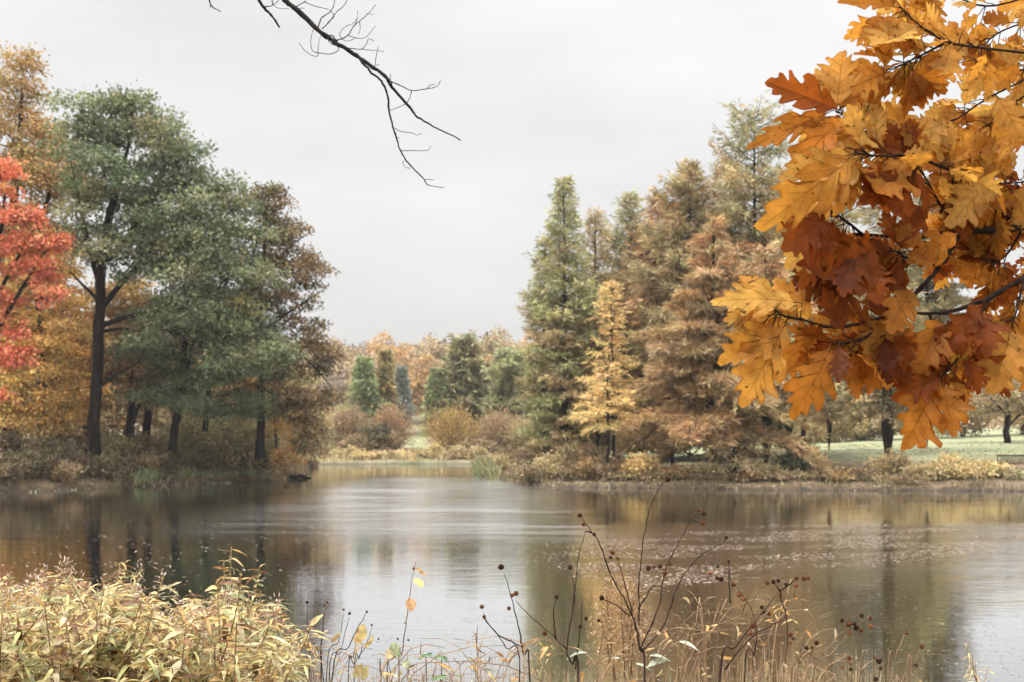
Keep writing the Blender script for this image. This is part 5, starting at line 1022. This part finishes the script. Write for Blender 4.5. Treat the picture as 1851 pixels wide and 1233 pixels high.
tangle('orange-leaved weeds before the bright water at the middle of the bottom edge', 850, 980, 1150, 4.1, 13, 603, 5)
tangle('tan dry weeds at the foot of the forked dark stem', 980, 1120, 1140, 4.1, 14, 604, 4)
tangle('tangle of bent straw-coloured stems right of the tallest dark stem', 1120, 1290, 1085, 4.0, 18, 605, 2)
tangle('arching pale stems with orange-yellow leaves right of the straw tangle', 1270, 1440, 1090, 4.0, 18, 606, 3)
tangle('low pale stems at the bottom right before the dark water', 1440, 1620, 1185, 4.0, 14, 607, 1, STRAW)
leafy_stem('willow_shoot', 'thin arching willow shoot with narrow pale leaves at the lower right', near(1840, 4.2), 1.0, 460, pal=STRAW, nleaf=26, L_=.055, w=.007, from_=.6, top=P(1745, 1160, 4.2), branchy=3)
leafy_stem('willow_shoot', 'second, shorter willow shoot close to the right edge', near(1775, 4.3), 1.0, 461, pal=STRAW, nleaf=14, L_=.05, w=.007, from_=.75, top=P(1752, 1205, 4.3), branchy=1)
rg = np.random.default_rng(33)
wt = [(1175, 1185), (1205, 1195), (1228, 1160), (1150, 1200), (1120, 1190), (1060, 1180)]
b = near(1190, 3.9); r_ = empty('broad_leaf_weed', b, 'pale grey-green broad-leaved weed low in the straw tangle', 'plant'); g = Geo(); s2 = Geo()
for i, (px, py) in enumerate(wt):
    c = P(px, py, 3.9); s2.tube(np.array([b, (b + c) / 2 + [0, 0, .1], c]), [.003, .002, .0015], (.7, .7, .5), sides=5)
    blade(g, rg, c, np.array([rg.choice([-1, 1]) * 1.0, -.3, rg.uniform(-.1, .4)]), np.array([0, -.3, 1.0]), .06, .028, np.array((.42, .46, .36)), curl=.5, k=6)
g.build('leaves', M_HERB, r_, b); s2.build('stem', M_STEM, r_, b)

# ------------------------------------------------------------------ park bench, log, things afloat, edge plants
M_WOOD = bark_material('weathered_bench_wood', (0.025, 0.02, 0.016), (0.07, 0.055, 0.045), scale=8)
xb, yb = W(1803, 71), 71.0; zb = gz(xb + .9, yb); B = (xb, yb, zb)
bn = empty('park_bench', B, 'weathered wooden slat-back bench on the lawn at the right edge', 'bench'); wB = 1.9
top = EYE + (HOR - 822) / F * 71; bot = EYE + (HOR - 845) / F * 71; hh = top - zb
def part(name, boxes):
    g = Geo()
    for lo_, hi_ in boxes: g.box((xb + lo_[0], yb + lo_[1], zb + lo_[2]), (xb + hi_[0], yb + hi_[1], zb + hi_[2]))
    o = g.build(name, M_WOOD, bn, B); return o
s_h = bot - zb
part('backrest', [((0.05, .0, hh - .08), (wB - .05, .05, hh)), ((0.05, .0, s_h), (wB - .05, .05, s_h + .06))] + [((0.12 + i * .105, .012, s_h + .06), (.165 + i * .105, .038, hh - .08)) for i in range(17)])
part('seat', [((0.05, .06 + i * .1, s_h - .05), (wB - .05, .14 + i * .1, s_h - .01)) for i in range(5)])
for x in (0, wB - .05):
    for y in (0.0, .52): part('leg', [((x, y, -.1), (x + .05, y + .055, hh + .03 if y == 0 else s_h + .2))])
    part('armrest', [((x - .01, .06, s_h + .2), (x + .06, .6, s_h + .24))])
D = 80; c = np.array([W(535, D), D, 0.05]); r_ = empty('snag', c, 'dark snag of dead wood in the water off the tip of the left bank', 'log'); g = Geo(); rg = np.random.default_rng(2)
g.tube(np.array([c + [-.75, 0, -.1], c + [-.3, .05, .06], c + [.3, 0, .10], c + [1.0, 0, -.06]]), [.10, .15, .13, .05], sides=8)
for i in range(26):
    p = c + [rg.uniform(-.6, .7), 0, .06]; g.tube(np.array([p, p + [rg.normal(0, .2), rg.normal(0, .2), rg.uniform(.1, .4)]]), [.03, .012], sides=5)
g.build('trunk', M_BARK, r_, c)

# leaves afloat: a raft of them on the right, single ones scattered everywhere
rg = np.random.default_rng(55); g = Geo()
def afloat(X, Y, size, pal, stretch=1.0):
    k = len(X); ok = shore_dist(X, Y) < -.1; X, Y = X[ok], Y[ok]; k = len(X); a = rg.random(k) * 6.28
    pos = np.stack([X, Y, 0.004 + rg.random(k) * .006], -1); d = np.stack([np.cos(a), np.sin(a), rg.normal(0, .012, k)], -1); n = np.stack([rg.normal(0, .03, k), rg.normal(0, .03, k), np.ones(k)], -1)
    ln = size * rg.uniform(.6, 1.5, k); g.cards(pos, d, n, ln, ln * .65, pick(rg, k, pal, .2))
FL = [(3, (.27, .19, .14)), (3, (.34, .26, .20)), (3, (.13, .072, .045)), (2, (.42, .355, .30))]
FW = [(3, (.21, .17, .13)), (2, (.30, .26, .215)), (3, (.15, .10, .065))]
def nz2(x, y): return np.sin(x * .9 + 1.3 * np.sin(y * .7)) + np.sin(y * 1.9 + 1.7 * np.sin(x * .35)) + .7 * np.sin(x * 2.3 - y * 1.1)
X = rg.uniform(0, 22, 68000); Y = rg.uniform(20, 38.5, 68000); py = HOR + EYE * F / Y; px = CX + X / Y * F
up_ = np.interp(px, [950, 1200, 1500, 1851], [985, 962, 946, 944]); dn_ = np.interp(px, [950, 1200, 1400, 1600, 1851], [1010, 1070, 1030, 1010, 995])
den = smooth(up_ - 6, up_ + 8, py) * smooth(dn_ + 25, dn_ - 15, py) * smooth(930, 1120, px); keep = rg.random(68000) < den * smooth(-1.1, .9, nz2(X, Y * 1.5)) * .9
afloat(X[keep], Y[keep], .058, FL)
X = rg.uniform(-9, 10, 3600); Y = 9 + 24 * rg.random(3600) ** 1.3; afloat(X, Y, .032, FW)
X = rg.uniform(1.5, 6.5, 1300); Y = rg.uniform(9, 22, 1300); afloat(X, Y, .032, FW)
X = rg.uniform(-14, -4, 900); Y = rg.uniform(20, 40, 900); afloat(X, Y, .07, FL)
tag(g.build('floating_leaves', leaf_material('floating_leaf', trans=0.0, gloss=.06, rough=.35)), kind='stuff', label='scattered fallen leaves floating on the pond, massed in a raft at the right', cat='floating leaves')
# grass, sedge and litter along the water's edge
def edge(pts, n, hmin, hmax, pal, inland, back=0.0):
    pts = np.array(pts); seg = np.linalg.norm(np.diff(pts, axis=0), axis=1); cum = np.concatenate([[0], np.cumsum(seg)]); s = rg.random(n) * cum[-1]
    x = np.interp(s, cum, pts[:, 0]); y = np.interp(s, cum, pts[:, 1]); off = back + inland * rg.random(n) ** 1.6
    tx = np.interp(s + .1, cum, pts[:, 0]) - np.interp(s - .1, cum, pts[:, 0]); y = y + off; x = x + rg.normal(0, .15, n)
    z = ground_z(x, y); ok = (z > -.12) & (rg.random(n) < .25 + .75 * smooth(-.6, .9, np.sin(x * 1.7) + np.sin(x * .63 + 2) + .6 * np.sin(y * 2.1))); x, y, z = x[ok], y[ok], z[ok]; k = len(x)
    d = np.stack([rg.normal(0, .35, k), rg.normal(0, .35, k), np.ones(k)], -1); nn = np.stack([rg.normal(0, .6, k), -np.ones(k), rg.normal(0, .3, k)], -1)
    ln = rg.uniform(hmin, hmax, k) * (1 + .55 * np.sin(x * 1.1 + 1) * np.sin(x * .37)); g.cards(np.stack([x, y, z - .03], -1), d, nn, ln, ln * rg.uniform(.10, .22, k), pick(rg, k, pal, .18), mid=.35)
def litter_(pts, n, width, pal):
    pts = np.array(pts); seg = np.linalg.norm(np.diff(pts, axis=0), axis=1); cum = np.concatenate([[0], np.cumsum(seg)]); s = rg.random(n) * cum[-1]
    x = np.interp(s, cum, pts[:, 0]) + rg.normal(0, .1, n); y = np.interp(s, cum, pts[:, 1]) - .25 + rg.random(n) * width; z = np.maximum(ground_z(x, y), 0) + .015; a = rg.random(n) * 6.28
    g.cards(np.stack([x, y, z], -1), np.stack([np.cos(a), np.sin(a), rg.uniform(0, .6, n)], -1), np.stack([rg.normal(0, .4, n), rg.normal(0, .4, n), np.ones(n)], -1), rg.uniform(.08, .2, n), rg.uniform(.05, .11, n), pick(rg, n, pal, .2))
g = Geo()
LS = [shore(-160, 899), shore(0, 891), shore(120, 886), shore(250, 879), shore(400, 873), shore(490, 870), shore(520, 860), (-17.0, 96), (-19, 118)]
RS = [(-2.5, 95), shore(880, 862), shore(930, 872), shore(1000, 880), shore(1110, 881.5), shore(1230, 883), shore(1400, 886), shore(1650, 887), shore(1851, 888), (45, 58)]
FS = [(-19, 118), shore(545, 839), shore(620, 839.5), shore(760, 838.5), shore(860, 839), (-2.6, 122)]
SEDGE = [(3, (.17, .12, .07)), (3, (.25, .19, .105)), (2, (.14, .145, .07)), (1, (.36, .29, .17))]
edge(LS, 9000, .12, .45, SEDGE, 3.0); edge(RS, 12000, .10, .35, SEDGE, 3.0); edge(FS, 1600, .2, .7, [(3, (.46, .36, .2)), (2, (.34, .27, .14))], 3.0)
edge(LS, 9000, .3, .7, [(3, (.13, .09, .05)), (2, (.20, .135, .07))], 4.5, 2.0)
edge([shore(225, 880), shore(330, 875), shore(480, 870)], 2600, .2, .55, [(2, (.20, .26, .12)), (1, (.36, .36, .2))], 1.2)
litter_([shore(0, 892), shore(120, 887), shore(190, 882)], 50, 1.0, [(3, (.46, .43, .34)), (2, (.38, .31, .22))]); litter_([shore(250, 880), shore(420, 873)], 30, .8, [(3, (.5, .52, .36)), (2, (.6, .56, .4))])
litter_(RS[2:], 1500, .8, [(3, (.34, .26, .16)), (2, (.44, .36, .26))])
edge([shore(900, 868), shore(870, 858), (-2.3, 92)], 1500, .4, 1.0, [(2, (.18, .22, .10)), (2, (.36, .3, .16))], 1.5)
tag(g.build('shore_grass', M_LEAF), kind='stuff', label='dry sedge, short grass and fallen leaves along the waterline', cat='grass')
# fallen leaves on the lawn and under the trees
g = Geo(); n = 9000; x = rg.uniform(9, 46, n); y = 66 + 40 * rg.random(n) ** 1.7; z = ground_z(x, y) + .02
keep = (shore_dist(x, y) > .6) & (rg.random(n) < .25 + .75 * smooth(-.4, 1.0, np.sin(x * .5) + np.sin(y * .4 + x * .2))); x, y, z = x[keep], y[keep], z[keep]; n = len(x); a = rg.random(n) * 6.28
g.cards(np.stack([x, y, z], -1), np.stack([np.cos(a), np.sin(a), rg.uniform(0, .5, n)], -1), np.stack([rg.normal(0, .4, n), rg.normal(0, .4, n), np.ones(n)], -1), rg.uniform(.10, .24, n), rg.uniform(.06, .13, n), pick(rg, n, [(3, (.20, .12, .06)), (2, (.30, .18, .08)), (2, (.13, .085, .05))], .2))
tag(g.build('fallen_leaves', M_LEAF), kind='stuff', label='brown fallen leaves scattered over the lawn under the cypresses', cat='fallen leaves')
# thin dry grass along the near bank
g = Geo(); n = 2600; px = rg.uniform(500, 1660, n); D_ = rg.uniform(3.7, 4.9, n); x = (px - CX) / F * D_; z = ground_z(x, D_) - .02
cl_ = .5 + .5 * np.sin(px * .021 + 1) * np.sin(px * .0083); yt = 1238 - (20 + 75 * cl_) * rg.random(n) ** .8 + rg.normal(0, 6, n); h = np.maximum(EYE + (HOR - yt) / F * D_ - z, .2)
for i in range(n):
    s_ = np.linspace(0, 1, 5); b0 = np.array([x[i], D_[i], z[i]]); dx, dy = rg.normal(0, .10), rg.normal(0, .06)
    c = b0 + np.stack([dx * s_ ** 2, dy * s_ ** 2, h[i] * (s_ - .10 * abs(dx) * 6 * s_ ** 3)], -1); w_ = np.array([.0016, .0017, .0015, .0011, .0004]) * rg.uniform(.6, 1.3); sd_ = np.array([math.cos(i), math.sin(i), 0])
    V = np.stack([c - sd_ * w_[:, None], c + sd_ * w_[:, None]], 1); st = g.verts(V, pick(rg, 1, [(3, (.50, .39, .24)), (3, (.38, .28, .17)), (2, (.26, .18, .11)), (1, (.40, .38, .22))], .2)[0])
    j = np.arange(4)[:, None] * 2; g.faces(st + np.concatenate([j, j + 1, j + 3, j + 2], 1))
tag(g.build('dry_grass', M_HERB), kind='stuff', label='thin dry grass along the near bank below the seed stems', cat='grass')
